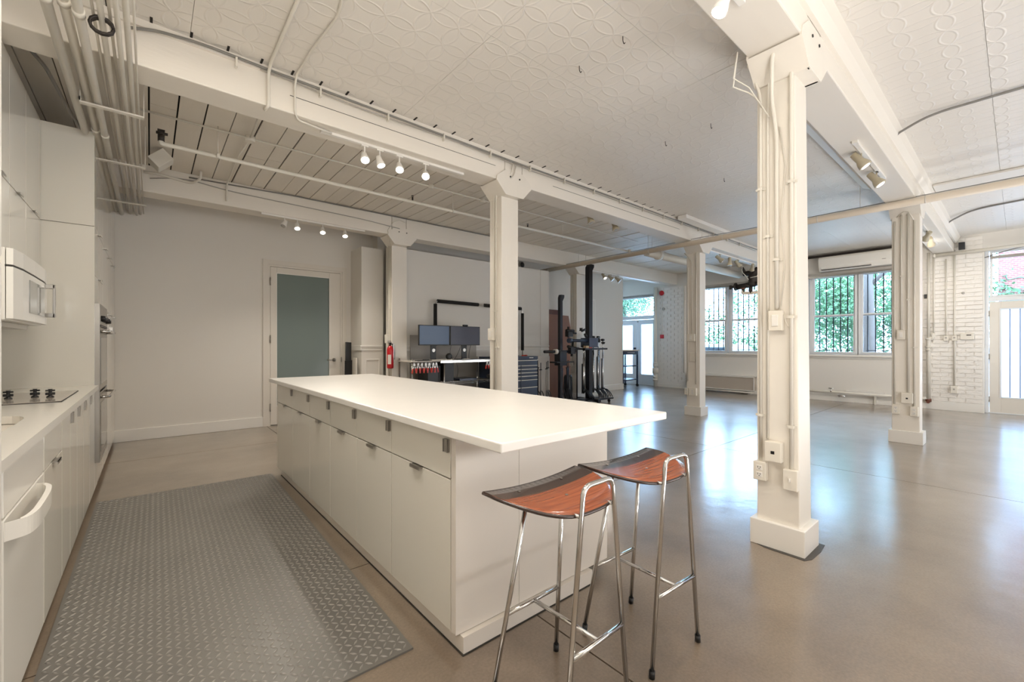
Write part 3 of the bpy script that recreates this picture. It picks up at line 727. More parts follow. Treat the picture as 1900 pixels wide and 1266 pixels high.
# wall-hung uppers
ups = [(1.98, 2.60, 'over the dishwasher'), (2.60, 3.42, 'over the sink'), (3.42, 3.86, 'over the near half of the microwave'), (3.86, 4.30, 'over the far half of the microwave'), (4.30, 4.795, 'against the tall oven cabinet')]
for a, b, s_ in ups:
    zb = 1.75 if 3.4 < a < 4.29 else 1.5
    t = thing('wall_cabinet', 'glossy white two-tier wall cabinet ' + s_, 'cabinet', (-.82, (a+b)/2, zb), 'wall-hung kitchen cabinets')
    part(t, 'carcass', MB().box(-.995, -.655, a+.001, b-.001, zb, 2.94), M['lacquer_in'])
    d1 = part(t, 'door', MB().box(-.653, -.635, a+.0025, b-.0025, 2.192, 2.945), M['lacquer'], .0015)
    d2 = part(t, 'door', MB().box(-.653, -.635, a+.0025, b-.0025, zb, 2.186), M['lacquer'], .0015)
    c = (a+b)/2
    part(d1, 'handle', MB().box(-.637, -.618, c-.045, c+.045, 2.1875, 2.1905).box(-.621, -.618, c-.045, c+.045, 2.18, 2.19), M['steel'])
t = thing('microwave', 'white over-the-cooktop microwave with upright chrome handle', 'microwave', (-.77, 3.86, 1.36))
part(t, 'body', MB().box(-.995, -.575, 3.40, 4.38, 1.365, 1.744), M['appliance'], .004)
bow = [(-.572,3.402),(-.548,3.41),(-.535,3.56),(-.532,3.86),(-.535,4.2),(-.548,4.37),(-.572,4.378)]
part(t, 'top_panel', MB().prism(bow, 1.655, 1.742, 'z'), M['appliance'], .002)
d = part(t, 'door', MB().prism(bow, 1.372, 1.645, 'z'), M['appliance'], .002)
part(t, 'vent_gap', MB().prism([(x-.004, y) for x, y in bow], 1.645, 1.655, 'z'), M['dark_edge'])
part(d, 'window', MB().box(-.534, -.529, 3.70, 4.14, 1.42, 1.61), M['oven_glass'])
part(d, 'handle', MB().box(-.50, -.488, 4.20, 4.23, 1.42, 1.64).box(-.535, -.49, 4.20, 4.23, 1.42, 1.447).box(-.535, -.49, 4.20, 4.23, 1.613, 1.64), M['steel'], .002)
part(t, 'underside', MB().box(-.97, -.62, 3.49, 4.24, 1.335, 1.364), M['steel'])

# ------------------------------------------------------------ floor mat with raised treads
mt = thing('floor_mat', 'long grey rubber floor mat with diamond tread beside the island', 'mat', (.27, 3.1, 0))
q = [(-.325,1.60),(.815,1.585),(.888,4.605),(-.318,4.635)]
m = MB(); m.prism(q, .0, .008, 'z'); part(mt, 'mat_base', m, M['rubber'])
tr = MB(); nx, ny = 38, 100
def qp(u, v):
    a = Vector((*q[0],0)).lerp(Vector((*q[1],0)), u); b = Vector((*q[3],0)).lerp(Vector((*q[2],0)), u); return a.lerp(b, v)
for i in range(nx):
    for j in range(ny):
        u = (i+.5)/nx; v = (j+.5)/ny; c = qp(.008+u*.984, .004+v*.992)
        an = R(45) if (i+j) % 2 else R(-45)
        a = Vector((math.cos(an), math.sin(an), 0))*.0165; p = Vector((-math.sin(an), math.cos(an), 0))*.0046
        z = Vector((0,0,.0082)); t_ = Vector((0,0,.0118))
        vs = [c+a+z, c+p+z, c-a+z, c-p+z, c+a*.55+t_, c+p*.4+t_, c-a*.55+t_, c-p*.4+t_]
        tr.add(vs, [(0,1,5,4),(1,2,6,5),(2,3,7,6),(3,0,4,7),(4,5,6,7)])
part(mt, 'tread', tr, M['tread'], stuff=True)

# ------------------------------------------------------------ bar stools
def stool(label, x, y, rz):
    t = thing('bar_stool', label, 'stool', (0,0,0))
    SZ = .725
    # seat: straight long edge towards +y, bowed edge towards -y, slightly dished
    def zz(px, py): return SZ + .016*(abs(px)/.235)**2 - .018*((py-.135)/.27)**2
    def yf(px): u = min(1, abs(px)/.235); return .085 - .235*(1-u**3.2)**.62
    nc = 28; vs = []; fs = []; mi = []
    for i in range(nc+1):
        px = -.235*math.cos(math.pi*i/nc); f_ = yf(px); mid_ = max(.035, f_)
        ys_ = [f_+(mid_-f_)*k/4 for k in range(5)] + [mid_+(.135-mid_)*k/2 for k in (1, 2)]
        for py in ys_: vs.append((px, py, zz(px, py)))
    for i in range(nc):
        for k in range(6): fs.append((i*7+k, (i+1)*7+k, (i+1)*7+k+1, i*7+k+1)); mi.append(0 if k < 4 else 1)
    me_top = part(t, 'seat', MB().add(vs, fs, True), M['walnut'])
    me_top.data.materials.append(M['rosewood'])
    for p, q_ in zip(me_top.data.polygons, mi): p.material_index = q_
    so = me_top.modifiers.new('thick', 'SOLIDIFY'); so.thickness = .012; so.offset = -1
    rim = [vs[i*7] for i in range(nc+1)] + [vs[nc*7+6-0*k] for k in (0,)] + [vs[i*7+6] for i in range(nc-1, -1, -1)]
    edge = MB().tube([(px, py, z-.0062) for px, py, z in rim], .0064, 6, closed=True)
    part(me_top, 'seat_edge', edge, M['rosewood'])
    for px, py in ((-.12, .08), (.1, .085), (.0, -.03)): part(me_top, 'screw', MB().lathe([(.006,0),(.005,.002)], (px, py, zz(px, py)+.0005), (0,0,1), 10), M['steel'])
    r = .0085
    fx, ty = .162, .155
    for s_ in (-1, 1):
        l = part(t, 'leg', MB().tube([(s_*.09, .07, SZ-.016), (s_*fx, .17, .012)], r, 10), M['chrome'])
        part(l, 'foot_cap', MB().cyl((s_*(fx-.002), .167, .028), (s_*fx, .17, 0), .0115, .0115, 10), M['black'])
    loop = MB().tube([(-fx, -.165, .012), (-.074, -.165, SZ+.07), (.074, -.165, SZ+.07), (fx, -.165, .012)], r, 10, .035)
    l = part(t, 'back_loop', loop, M['chrome'])
    for s_ in (-1, 1): part(l, 'foot_cap', MB().cyl((s_*(fx-.002), -.165, .028), (s_*fx, -.165, 0), .0115, .0115, 10), M['black'])
    part(t, 'seat_bracket', MB().tube([(-.09,.07,SZ-.02),(-.085,-.165,SZ-.022)], .006, 8).tube([(.09,.07,SZ-.02),(.085,-.165,SZ-.022)], .006, 8).tube([(-.09,.07,SZ-.02),(.09,.07,SZ-.02)], .006, 8), M['chrome'])
    zr = .285; k = 1-zr/SZ
    def lx(z): return .09 + (fx-.09)*(1-z/SZ)
    def bx(z): return .074 + (fx-.074)*(1-z/(SZ+.07))
    yf = .07+.10*(1-zr/SZ)
    part(t, 'footrest', MB().tube([(-lx(zr), yf, zr), (lx(zr), yf, zr)], .0075, 8), M['chrome'])
    part(t, 'footrest', MB().tube([(-bx(zr), -.165, zr), (bx(zr), -.165, zr)], .0085, 8), M['chrome'])
    part(t, 'crossbar', MB().tube([(0, yf, zr), (0, -.165, zr)], .0075, 8), M['chrome'])
    t.location = (x, y, 0); t.rotation_euler = (0, 0, rz)
    return t
stool('chrome bar stool with walnut seat, nearer one at the island end', 1.095, 1.035, R(1))
stool('chrome bar stool with walnut seat, farther right, reflecting window light', 1.588, 1.035, R(-2.5))

# ------------------------------------------------------------ pipes and cables under the ceiling
def pipe(name, label, pts, r, mt_, group=None, fil=.05, n=10, cat='pipe', coll=()):
    m = MB().tube(pts, r, n, fil)
    if not coll: return solo(name, m, mt_, label, cat, group)
    xs = [p[0] for p in pts]; t = thing(name, label, cat, pts[0], group)
    part(t, 'run', m, mt_)
    for c, ax in coll:
        v = Vector(ax); c = Vector(c); part(t, 'coupling', MB().cyl(c-v*.02, c+v*.02, r*1.22, None, 12), mt_)
    return t
bund = [(-.385,2.90,.023,-3,4.7,'leftmost thick'), (-.325,2.93,.022,-3,7.35,'second thick'), (-.272,2.90,.021,-3,7.35,'third thick, copper-stained'),
        (-.222,2.94,.007,-3,7.3,'thin wire-like'), (-.190,2.92,.014,-3,7.35,'middle medium'), (-.158,2.945,.008,-3,7.3,'thin one right of the middle'),
        (-.128,2.91,.012,-3,7.35,'third from right'), (-.092,2.93,.014,-3,7.35,'second from right'), (-.062,2.93,.006,-3,7.3,'rightmost thin')]
for x, z, r, y0, y1, s_ in bund:
    cl = [((x, 2.9+.35*((i*37) % 5)/5, z), (0,1,0)) for i in (1,)] + [((x, 4.7, z), (0,1,0))] if r > .015 else ()
    if y1 < 5: cl = [((x, 3.0, z), (0,1,0))]
    pipe('ceiling_conduit', 'white painted conduit in the bundle above the kitchen, %s' % s_, [(x, y0, z), (x, (y0+y1)/2, z+.004), (x, y1, z)], r, M['conduit'], 'conduit bundle above the kitchen cabinets', .3, 10, 'conduit', cl)
for y, nmx in ((2.3, 'nearest'), (4.05, 'middle'), (5.2, 'farther'), (6.6, 'farthest')):
    solo('conduit_bracket', MB().box(-.36, -.03, y, y+.04, 2.862, 2.872).box(-.36,-.355,y,y+.04,2.872,3.0 if y < 3 else 2.9).box(-.035,-.03,y,y+.04,2.872,CZ).box(-.36,-.352,y,y+.04,2.872,CZ), M['conduit'], 'strut bracket holding the conduit bundle, %s' % nmx, 'bracket', 'strut brackets')
t = thing('cable_coil', 'dark coil of cable hooked on the conduit bundle', 'cable', (-.19, 3.05, 2.86))
part(t, 'coil', MB().tube([(-.19+.045*math.cos(a/6*math.pi), 3.05+.01*a/12, 2.885+.04*math.sin(a/6*math.pi)) for a in range(30)], .008, 6), M['castiron'])
pipe('armoured_cable', 'corrugated armoured cable drooping above the tall kitchen cabinets', [(-.62,3.85,3.1),(-.52,4.1,3.05),(-.45,4.5,2.95),(-.41,4.75,2.93)], .011, M['bx'], cat='cable')
pipe('armoured_cable', 'grey armoured cable running along the top of the beam above the island', [(-.09,3.48,3.16),(.02,3.485,3.20),(.25,3.485,3.225),(.66,3.485,3.215),(1.6,3.485,3.205),(3.0,3.485,3.19),(5.0,3.485,3.2),(7.3,3.485,3.195),(11.3,3.485,3.2)], .009, M['bx'], fil=.1, cat='cable')
pipe('power_cable', 'thin grey cable clipped beside the armoured cable on the island beam', [(.6,3.49,3.20),(1.4,3.49,3.175),(2.2,3.49,3.19),(3.2,3.49,3.165),(4.5,3.49,3.175),(6,3.49,3.17),(7.4,3.49,3.18),(9.5,3.49,3.16)], .005, M['grey'], fil=.1, cat='cable')
cl = thing('cable_clips', 'row of small clips holding the cables along the island beam', 'clips', (3, 3.49, 3.15))
for k in range(16): part(cl, 'clip', MB().box(.45+.55*k, .45+.55*k+.012, 3.470, 3.499, 3.15, 3.215), M['conduit'])
pipe('ceiling_conduit', 'white conduit crossing the tin ceiling and dropping down the island beam, left one', [(.66,1.2,3.235),(.655,3.42,3.235),(.655,3.50,3.20),(.655,3.50,2.96),(.64,3.56,2.955)], .011, M['conduit'], fil=.06, cat='conduit')
pipe('ceiling_conduit', 'white conduit with a curved end crossing the tin ceiling, right one', [(.6,2.3,3.235),(.80,2.40,3.235),(.88,2.62,3.235),(.84,3.08,3.235),(.83,3.45,3.235),(.83,3.50,3.18),(.83,3.50,2.985),(.86,3.56,2.955),(1.13,3.61,2.955)], .008, M['conduit'], fil=.12, cat='conduit')
t = thing('sprinkler_pipe', 'white sprinkler pipe with small valve running under the boarded ceiling', 'pipe', (0, 4.78, 2.95))
part(t, 'run', MB().tube([(.075,4.80,3.02),(.075,4.80,2.98),(2.5,4.78,2.98),(6.80,4.72,2.98)], .019, 12, .03), M['conduit'])
part(t, 'valve', MB().cyl((.075,4.80,3.0),(.075,4.80,3.06),.024).cyl((.04,4.80,3.07),(.12,4.80,3.07),.012).box(.05,.10,4.775,4.825,3.085,3.095), M['castiron'])
for x in (.48, 3.02, 5.1): part(t, 'hanger', MB().cyl((x,4.77,2.98),(x,4.77,CZ),.004,None,6).cyl((x-.012,4.77,2.98),(x+.012,4.77,2.98),.024), M['conduit'])
for x in (2.45, 4.35): part(t, 'sprinkler_head', MB().cyl((x,4.78,2.99),(x,4.78,3.04),.010).lathe([(.003,0),(.016,.002),(.016,.006),(.003,.01)],(x,4.78,3.05),(0,0,1),12), M['castiron'])
pipe('ceiling_conduit', 'thin white conduit with junction boxes parallel to the sprinkler pipe', [(-.06,4.66,3.17),(7.0,4.62,3.17)], .009, M['conduit'], cat='conduit')
t = thing('junction_box', 'small white round junction box on the thin conduit above the island', 'junction box', (.72, 4.66, 3.14)); part(t, 'body', MB().cyl((.72,4.66,3.14),(.72,4.66,3.19),.04,None,14), M['conduit']); part(t,'conduit_branch',MB().tube([(.72,4.66,3.17),(.70,5.4,3.20),(.72,6.25,3.2),(.72,6.28,3.0)],.010,8,.05).tube([(.72,4.66,3.17),(.70,3.8,3.18)],.010,8),M['conduit'])
t = thing('junction_box', 'small white round junction box on the thin conduit right of the island column', 'junction box', (3.35, 4.64, 3.14)); part(t, 'body', MB().cyl((2.62,4.64,3.14),(2.62,4.64,3.19),.035,None,14).cyl((3.4,4.64,3.14),(3.4,4.64,3.19),.035,None,14), M['conduit'])
t = thing('heating_pipe', 'thick cream pipe slung across the room under the beams', 'pipe', (6.88, 3, 2.88))
part(t, 'run', MB().tube([(6.88, 7.1, 2.925), (6.88, -1.5, 2.925)], .044, 20), M['pipe'])
for y in (6.85, 5.9, 4.3, 3.0, 1.75, .7): part(t, 'band', MB().cyl((6.88, y-.006, 2.925), (6.88, y+.006, 2.925), .0455, None, 20), M['conduit'])
for y in (4.25, 4.33, 1.3): part(t, 'hanger', MB().cyl((6.88, y, 2.95), (6.88, y, CZ), .004, None, 6), M['conduit'])
part(t, 'cable', MB().tube([(6.86,6.4,2.972),(6.87,4.2,2.976),(6.87,3.6,2.99),(6.87,2.2,2.974),(6.87,-.2,2.976)], .005, 6), M['bx'])
part(t, 'branch', MB().cyl((6.88,4.72,2.95),(6.88,4.72,3.02),.03), M['conduit'])
pipe('armoured_cable', 'grey cable looping up across the tin ceiling beside the nearest big column beam', [(5.3,.755,3.16),(5.28,.72,3.19),(5.15,.5,3.225),(5.18,0,3.235),(5.2,-1,3.235)], .010, M['bx'], fil=.2, cat='cable')
pipe('armoured_cable', 'grey cable crossing the tin ceiling near the brick pier', [(9.8,.76,3.17),(9.7,.70,3.2),(9.3,.45,3.235),(9.18,-.1,3.235),(9.18,-1,3.235)], .012, M['bx'], fil=.2, cat='cable')
pipe('ceiling_conduit', 'white conduit running along the side of the beam above the big column', [(1.6,.765,3.14),(3.4,.765,3.14),(6.8,.765,3.15),(11.4,.765,3.12)], .014, M['conduit'], fil=.2, cat='conduit')
pipe('power_cable', 'dark cable sagging along the face of the beam nearest the back wall', [(0,6.285,3.10),(.3,6.285,3.18),(.75,6.285,3.13),(2.4,6.285,3.10),(3.0,6.285,3.06)], .006, M['grey'], fil=.2, cat='cable')
pipe('power_cable', 'thin cable along the top edge of the beam nearest the back wall', [(.35,6.285,3.20),(1.5,6.285,3.235),(4.8,6.285,3.235),(5.2,6.285,3.2),(5.25,6.285,2.98)], .008, M['bx'], fil=.1, cat='cable')
pipe('ceiling_conduit', 'short white conduit bend dropping onto the back beam by the loudspeaker', [(.45,6.1,3.24),(.45,6.12,3.16),(.38,6.27,3.13),(.05,6.285,3.17),(-.05,6.285,3.16)], .014, M['conduit'], fil=.06, cat='conduit')
solo('ceiling_loudspeaker', MB().prism([(-.02,3.12),(.10,3.24),(.19,3.15),(.07,3.03)], 5.62, 5.80, 'y'), M['conduit'], 'small tilted white loudspeaker box fixed by the conduit bundle', 'loudspeaker', bv=.006)
t = thing('wall_fan', 'small dark round speaker high on the wall above the partition', 'loudspeaker', (6.33, 7.1, 2.98))
part(t, 'rim', MB().lathe([(.075,0),(.08,.02),(.07,.035),(.05,.04)], (6.31, 7.15, 3.01), (0,-1,0), 20), M['grey'])
part(t, 'cone', MB().lathe([(.06,0),(.045,.006),(.012,.012)], (6.31, 7.11, 3.01), (0,-1,0), 20), M['black'])
solo('ceiling_light_strip', MB().box(4.2, 6.7, 1.10, 1.24, 3.16, 3.20).prism([(1.10,3.16),(1.24,3.16),(1.17,3.13)], 4.2, 6.7, 'x').box(4.6,4.62,1.15,1.19,3.2,CZ).box(6.2,6.22,1.15,1.19,3.2,CZ), M['lampwhite'], 'long unlit white strip light fitting beside the beam past the big column', 'strip light')
solo('ceiling_light_strip', MB().box(6.3, 7.9, 3.30, 3.44, 3.19, 3.245), M['lampwhite'], 'short unlit white strip light fitting beside the island beam, far end', 'strip light')
for x, y, s_ in ((2.37,2.05,'left, nearest the conduits'), (2.36,1.67,'above the worktop'), (3.9,2.26,'middle'), (3.9,1.81,'near the big column'), (5.3,2.3,'farthest')):
    solo('ceiling_hook', MB().tube([(x,y,CZ+.002),(x,y,CZ-.03),(x+.012,y,CZ-.045),(x+.024,y,CZ-.03)], .003, 6, .01), M['castiron'], 'small dark screw hook in the tin ceiling, %s' % s_, 'hook', 'hooks in the tin ceiling')

# ------------------------------------------------------------ track lights
def rail(x0, x1, y, z, label, mt_='lampwhite'):
    t = thing('track_rail', label, 'track', ((x0+x1)/2, y, z))
    part(t, 'rail', MB().box(x0, x1, y-.017, y+.017, z, z+.022), M[mt_], .002)
    part(t, 'end_feed', MB().box(x0-.05, x0, y-.02, y+.02, z, z+.03), M[mt_])
    return t
def head(x, y, z, tgt, label, lit=True, style='lamp', power=36, group='track spotlights', drop=None):
    t = thing('track_spotlight', label, 'spotlight', (x, y, z), group)
    col = M['beige'] if style != 'lamp' else M['lampwhite']
    d = (Vector(tgt)-Vector((x,y,z))).normalized(); c = Vector((x,y,z))
    top = z+.10 if drop is None else drop
    part(t, 'stem', MB().cyl((x,y,z+.01),(x,y,top),.006,None,8).box(x-.03,x+.03,y-.012,y+.012,top-.012,top), col)
    if style == 'lamp':
        prof = [(.012,-.05),(.022,-.045),(.026,-.01),(.034,.02),(.038,.045),(.034,.045)]; rf = .033; zf = .046
    else:
        prof = [(.028,-.10),(.030,-.095),(.030,-.02),(.046,.02),(.052,.05),(.048,.055)]; rf = .046; zf = .05
    part(t, 'shade', MB().lathe(prof, c, d, 20), col)
    part(t, 'lamp', MB().lathe([(rf*.99,0),(rf*.7,.006),(.004,.009)], c+d*zf, d, 20), M['bulb'] if lit else M['grey'], label='glowing lamp face' if lit else None)
    if lit:
        l = bpy.data.lights.new('spot', 'SPOT'); l.energy = power; l.color = (1.0,.91,.79); l.spot_size = R(155); l.spot_blend = 1; l.shadow_soft_size = .035
        o = bpy.data.objects.new('spot', l); COL.objects.link(o); o.location = c+d*(zf+.02); o.rotation_euler = d.to_track_quat('-Z', 'Y').to_euler()
    return t
rail(1.10, 2.42, 3.63, 2.948, 'white track rail under the island beam with four lit spotlights')
for x, tg, s_ in ((1.41,(1.2,2.4,.9),'leftmost of the four, glaring'), (1.545,(1.9,3.0,.9),'second of the four, tilted right'), (1.73,(1.3,2.4,.9),'third of the four'), (1.995,(1.2,2.0,1.0),'rightmost and brightest of the four')):
    head(x, 3.63, 2.85, tg, 'small lit white spotlight under the island beam, '+s_, power=9)
rail(1.15, 2.46, 6.335, 2.928, 'white track rail under the back beam above the frosted door')
head(1.375, 6.335, 2.855, (.9,6.0,1.9), 'small unlit spotlight above the frosted door, leftmost of four', lit=False)
for x, tg, s_ in ((1.53,(1.35,4.9,.0),'second from left'), (1.86,(1.6,4.9,.0),'third from left'), (2.17,(1.9,4.9,.0),'rightmost')):
    head(x, 6.335, 2.85, tg, 'small lit spotlight above the frosted door, '+s_, power=60)
rail(4.62, 5.80, .90, 2.948, 'white track rail under the beam past the nearest big column')
head(4.86, .91, 2.87, (5.2,-.6,.6), 'beige flared spotlight past the big column, nearer of two', style='par', power=30)
head(5.50, .91, 2.86, (5.6,-.6,.6), 'beige flared spotlight past the big column, farther of two', style='par', power=30)
rail(1.5, 2.28, .90, 2.948, 'white track rail at the top of the frame left of the big column')
head(2.06, .90, 2.84, (1.4,1.5,.9), 'single bright spotlight at the top of the frame by the big column', power=40)
for x, s_ in ((4.74,'left'), (5.31,'right')):
    head(x, 3.9, 3.0, (x+.05,3.5,2.0), 'unlit beige spotlight behind the island beam, %s of two' % s_, lit=False, style='par', drop=CZ, group='unlit beige spotlights')
rail(7.8, 10.6, 6.35, 2.928, 'white track rail on the far stretch of the back beam')
head(8.23, 6.35, 2.85, (8.0,5.0,1.2), 'lit spotlight on the far back beam, left of three', style='par', power=18)
head(8.50, 6.35, 2.84, (8.9,5.6,2.0), 'unlit beige spotlight on the far back beam, middle of three', lit=False, style='par')
head(8.78, 6.35, 2.83, (9.2,5.6,2.0), 'unlit beige spotlight on the far back beam, right of three', lit=False, style='par')
rail(7.85, 9.9, 3.65, 2.948, 'white track rail on the island beam beyond the far column')
head(8.24, 3.65, 2.85, (8.6,3.2,2.3), 'lit beige spotlight beyond the far column, left of three', style='par', power=14)
head(8.66, 3.65, 2.84, (8.66,3.6,1.0), 'unlit beige spotlight beyond the far column, hanging straight down', lit=False, style='par')
head(9.05, 3.65, 2.85, (9.4,3.3,2.2), 'beige spotlight beyond the far column aimed at the long window wall', lit=False, style='par')
rail(8.5, 10.2, .90, 2.948, 'white track rail under the beam near the brick pier')
head(9.45, .90, 2.85, (11.4,.9,1.3), 'bright chrome spotlight near the brick pier, right one', style='par', power=40)
head(8.95, .90, 2.86, (11.4,2.6,.7), 'added white spotlight near the brick pier washing the wall below the window', style='par', power=40)  # extra spotlight added to brighten the wall below the window
head(9.75, 3.65, 2.86, (11.4,4.7,.7), 'added beige spotlight far along the island beam lighting the wall under the window', style='par', power=30)  # added fixture that lifts the light on the wall under the window

# ------------------------------------------------------------ back corner: extinguisher, boards, desk
t = thing('fire_extinguisher', 'red fire extinguisher hanging on the column by the door pier', 'extinguisher', (2.895, 6.40, .86))
c = (2.895, 6.40)
part(t, 'cylinder', MB().lathe([(.03,0),(.048,.006),(.052,.02),(.052,.29),(.045,.33),(.025,.35),(.02,.36)], (*c, .86), (0,0,1), 20), M['red'])
part(t, 'label', MB().add([(c[0]+.0528*math.cos(a), c[1]+.0528*math.sin(a), z) for z in (.93,1.08) for a in [R(200+12*k) for k in range(6)]], [(k,k+1,k+7,k+6) for k in range(5)], True), M['label'])
part(t, 'valve', MB().cyl((*c,1.22),(*c,1.27),.014).box(c[0]-.035,c[0]+.02,c[1]-.01,c[1]+.01,1.262,1.272).box(c[0]-.04,c[0]+.015,c[1]-.008,c[1]+.008,1.285,1.293), M['black'])
part(t, 'hose', MB().tube([(c[0]+.01,c[1],1.25),(c[0]+.055,c[1]-.02,1.24),(c[0]+.062,c[1]-.02,1.12),(c[0]+.06,c[1]-.02,1.0)], .008, 8, .03), M['black'])
part(t, 'bracket', MB().box(2.93, 2.95, 6.37, 6.42, .95, 1.25), M['steel'])
solo('flat_panel', MB().prism([(2.475,0),(2.565,0),(2.572,1.275),(2.485,1.28)], 7.20, 7.24, 'y'), M['black'], 'tall black panel leaning between the frosted door and the pier', 'panel')
solo('flat_panel', MB().prism([(2.415,0),(2.52,0),(2.53,.98),(2.425,.975)], 7.05, 7.09, 'y'), M['matte_black'], 'shorter black panel in front of the tall black panel by the door', 'panel')
solo('flat_panel', MB().prism([(2.545,0),(2.56,0),(2.555,1.02),(2.535,1.02)], 6.9, 7.03, 'y'), M['label'], 'narrow white panel edge beside the short black panel', 'panel')
solo('grey_board', MB().prism([(6.60,0),(6.612,0),(6.652,1.40),(6.64,1.40)], 3.36, 4.72, 'x'), M['grey'], 'large grey board leaning on the partition behind the desk', 'board')
# black padded frame on the partition
t = thing('padded_frame', 'black foam-wrapped tube frame standing against the partition above the desk', 'frame', (4.8, 6.61, 1.0))
z0, z1 = 1.02, 2.0
part(t, 'tube', MB().tube([(3.80,6.565,z0),(3.80,6.565,z1),(5.83,6.565,z1-.03),(5.83,6.565,z0)], .014, 10, .08), M['chrome'])
for a, b in (((3.80,6.565,z0+.2),(3.80,6.565,z1-.05)), ((3.84,6.565,z1),(4.72,6.565,z1-.012)), ((4.86,6.565,z1-.014),(5.79,6.565,z1-.028)), ((5.83,6.565,z1-.12),(5.83,6.565,z0+.1))):
    part(t, 'foam_sleeve', MB().cyl(a, b, .032, None, 12), M['matte_black'])
# wire shelving desk
DX0, DX1, DY0, DY1 = 3.02, 4.58, 5.92, 6.40
t = thing('wire_desk', 'chrome wire shelving used as a standing desk for two monitors', 'desk', (3.9, 6.15, 0))
for x in (DX0+.02, DX1-.02):
    for y in (DY0+.02, DY1-.02):
        l = part(t, 'post', MB().cyl((x,y,.01),(x,y,1.02),.0125,None,10), M['chrome'])
for x, z in ((3.60,.99),): part(t, 'post', MB().cyl((x,DY0+.02,.01),(x,DY0+.02,.99),.0125,None,10), M['chrome'])
part(t, 'desk_top', MB().box(DX0, DX1, DY0, DY1, .968, .985), mat('desk_top_pale', (196,190,182), .35), .003)
for z in (.63, .2):
    s_ = MB()
    for k in range(5): s_.cyl((DX0,DY0+.01+k*.115,z),(DX1,DY0+.01+k*.115,z),.004,None,6)
    for k in range(32): s_.cyl((DX0+.02+k*.049,DY0,z+.006),(DX0+.02+k*.049,DY1,z+.006),.0022,None,5)
    for y in (DY0, DY1):
        s_.cyl((DX0,y,z-.03),(DX1,y,z-.03),.004,None,6)
        pts = [(DX0+.044*k, y, z-.03*(k%2)) for k in range(36)]
        s_.rings(pts, [.0025]*36, 5)
    part(t, 'wire_shelf', s_, M['chrome'], stuff=True)
part(t, 'edge_rail', MB().box(DX0+.5, DX1, DY0-.008, DY0-.001, .945, .985), M['chrome'])
def monitor(x0, x1, z0, z1, y, scr, label, cam_=False):
    cx = (x0+x1)/2; t = thing('computer_monitor', label, 'monitor', (cx, y+.08, .985), 'monitors on the wire desk')
    part(t, 'casing', MB().box(x0, x1, y, y+.03, z0, z1), M['black'], .004)
    part(t, 'screen', MB().box(x0+.012, x1-.012, y-.002, y+.001, z0+.016, z1-.012), scr)
    part(t, 'stand', MB().box(cx-.05, cx+.05, y+.035, y+.055, .99, z0+.14), M['black'], .004)
    part(t, 'foot', MB().box(cx-.13, cx+.13, y-.04, y+.16, .985, .996), M['black'], .003)
    part(t, 'badge', MB().lathe([(.028,0),(.028,.004)], (cx, y+.035, 1.145), (0,-1,0), 18), M['steel'])
    if cam_: part(t, 'webcam', MB().box(cx-.045, cx+.045, y-.01, y+.03, z1, z1+.028).box(cx-.03,cx+.03,y,y+.06,z1-.02,z1), M['black'], .006)
monitor(3.215, 3.775, 1.225, 1.55, 6.06, M['screen'], 'left black-edged computer monitor with blue screen on the wire desk')
monitor(3.815, 4.42, 1.225, 1.55, 6.10, M['screen2'], 'right dark computer monitor with webcam on top on the wire desk', True)
t = thing('desk_speaker', 'round black speaker between the two monitors', 'speaker', (3.755, 6.05, .985)); part(t, 'body', MB().lathe([(.03,-.03),(.05,-.02),(.055,0),(.05,.02),(.03,.03)], (3.755,6.05,1.043), (0,1,0), 20), M['black'])
solo('laptop', MB().box(3.13,3.42,5.95,6.04,.9855,.995), M['black'], 'closed black laptop under the left monitor', 'laptop', bv=.003)
solo('keyboard', MB().box(3.38,3.76,5.94,6.03,.9855,.998), M['label'], 'white keyboard in front of the left monitor', 'keyboard', bv=.003)
solo('drawing_tablet', MB().box(3.93,4.36,5.95,6.10,.9855,.996), M['black'], 'flat black tablet under the right monitor', 'tablet', bv=.003)
solo('notepad', MB().box(3.98,4.10,5.935,5.99,.9965,1.004), M['label'], 'small white notepad on the black tablet', 'notepad')
for i, (pts, s_) in enumerate(([[(3.9,6.2,1.25),(3.83,6.15,1.1),(3.86,6.1,.99)],'left of the right monitor'],[[(4.1,6.2,1.24),(3.98,6.13,1.08),(3.88,6.08,.99)],'slanting to the speaker'],[[(4.30,6.2,1.24),(4.22,6.15,1.1),(4.20,6.12,1.0)],'right of the monitor stand'],[[(3.80,6.3,.96),(3.84,6.2,.85),(3.74,6.2,.75),(3.66,6.2,.66)],'below the desk top, left'],[[(4.05,6.3,.96),(4.07,6.25,.8),(4.0,6.2,.64),(3.96,6.2,.45)],'below the desk top, right'])):
    pipe('monitor_cable', 'thin dark cable %s' % s_, pts, .004, M['black'], 'cables round the wire desk', .08, 6, 'cable')
solo('computer_tower', MB().box(3.62,3.80,5.97,6.36,.64,.95), M['black'], 'black computer tower on the lower wire shelf', 'computer', bv=.006)
solo('black_case', MB().box(3.35,3.58,6.02,6.36,.64,.90), M['black'], 'black box behind the hanging clamps on the lower wire shelf', 'box', bv=.006)
solo('folded_tray', MB().box(3.9,4.25,5.95,6.3,.64,.672), M['navy'], 'flat blue-grey case on the lower wire shelf', 'case', bv=.004)
cs = 0
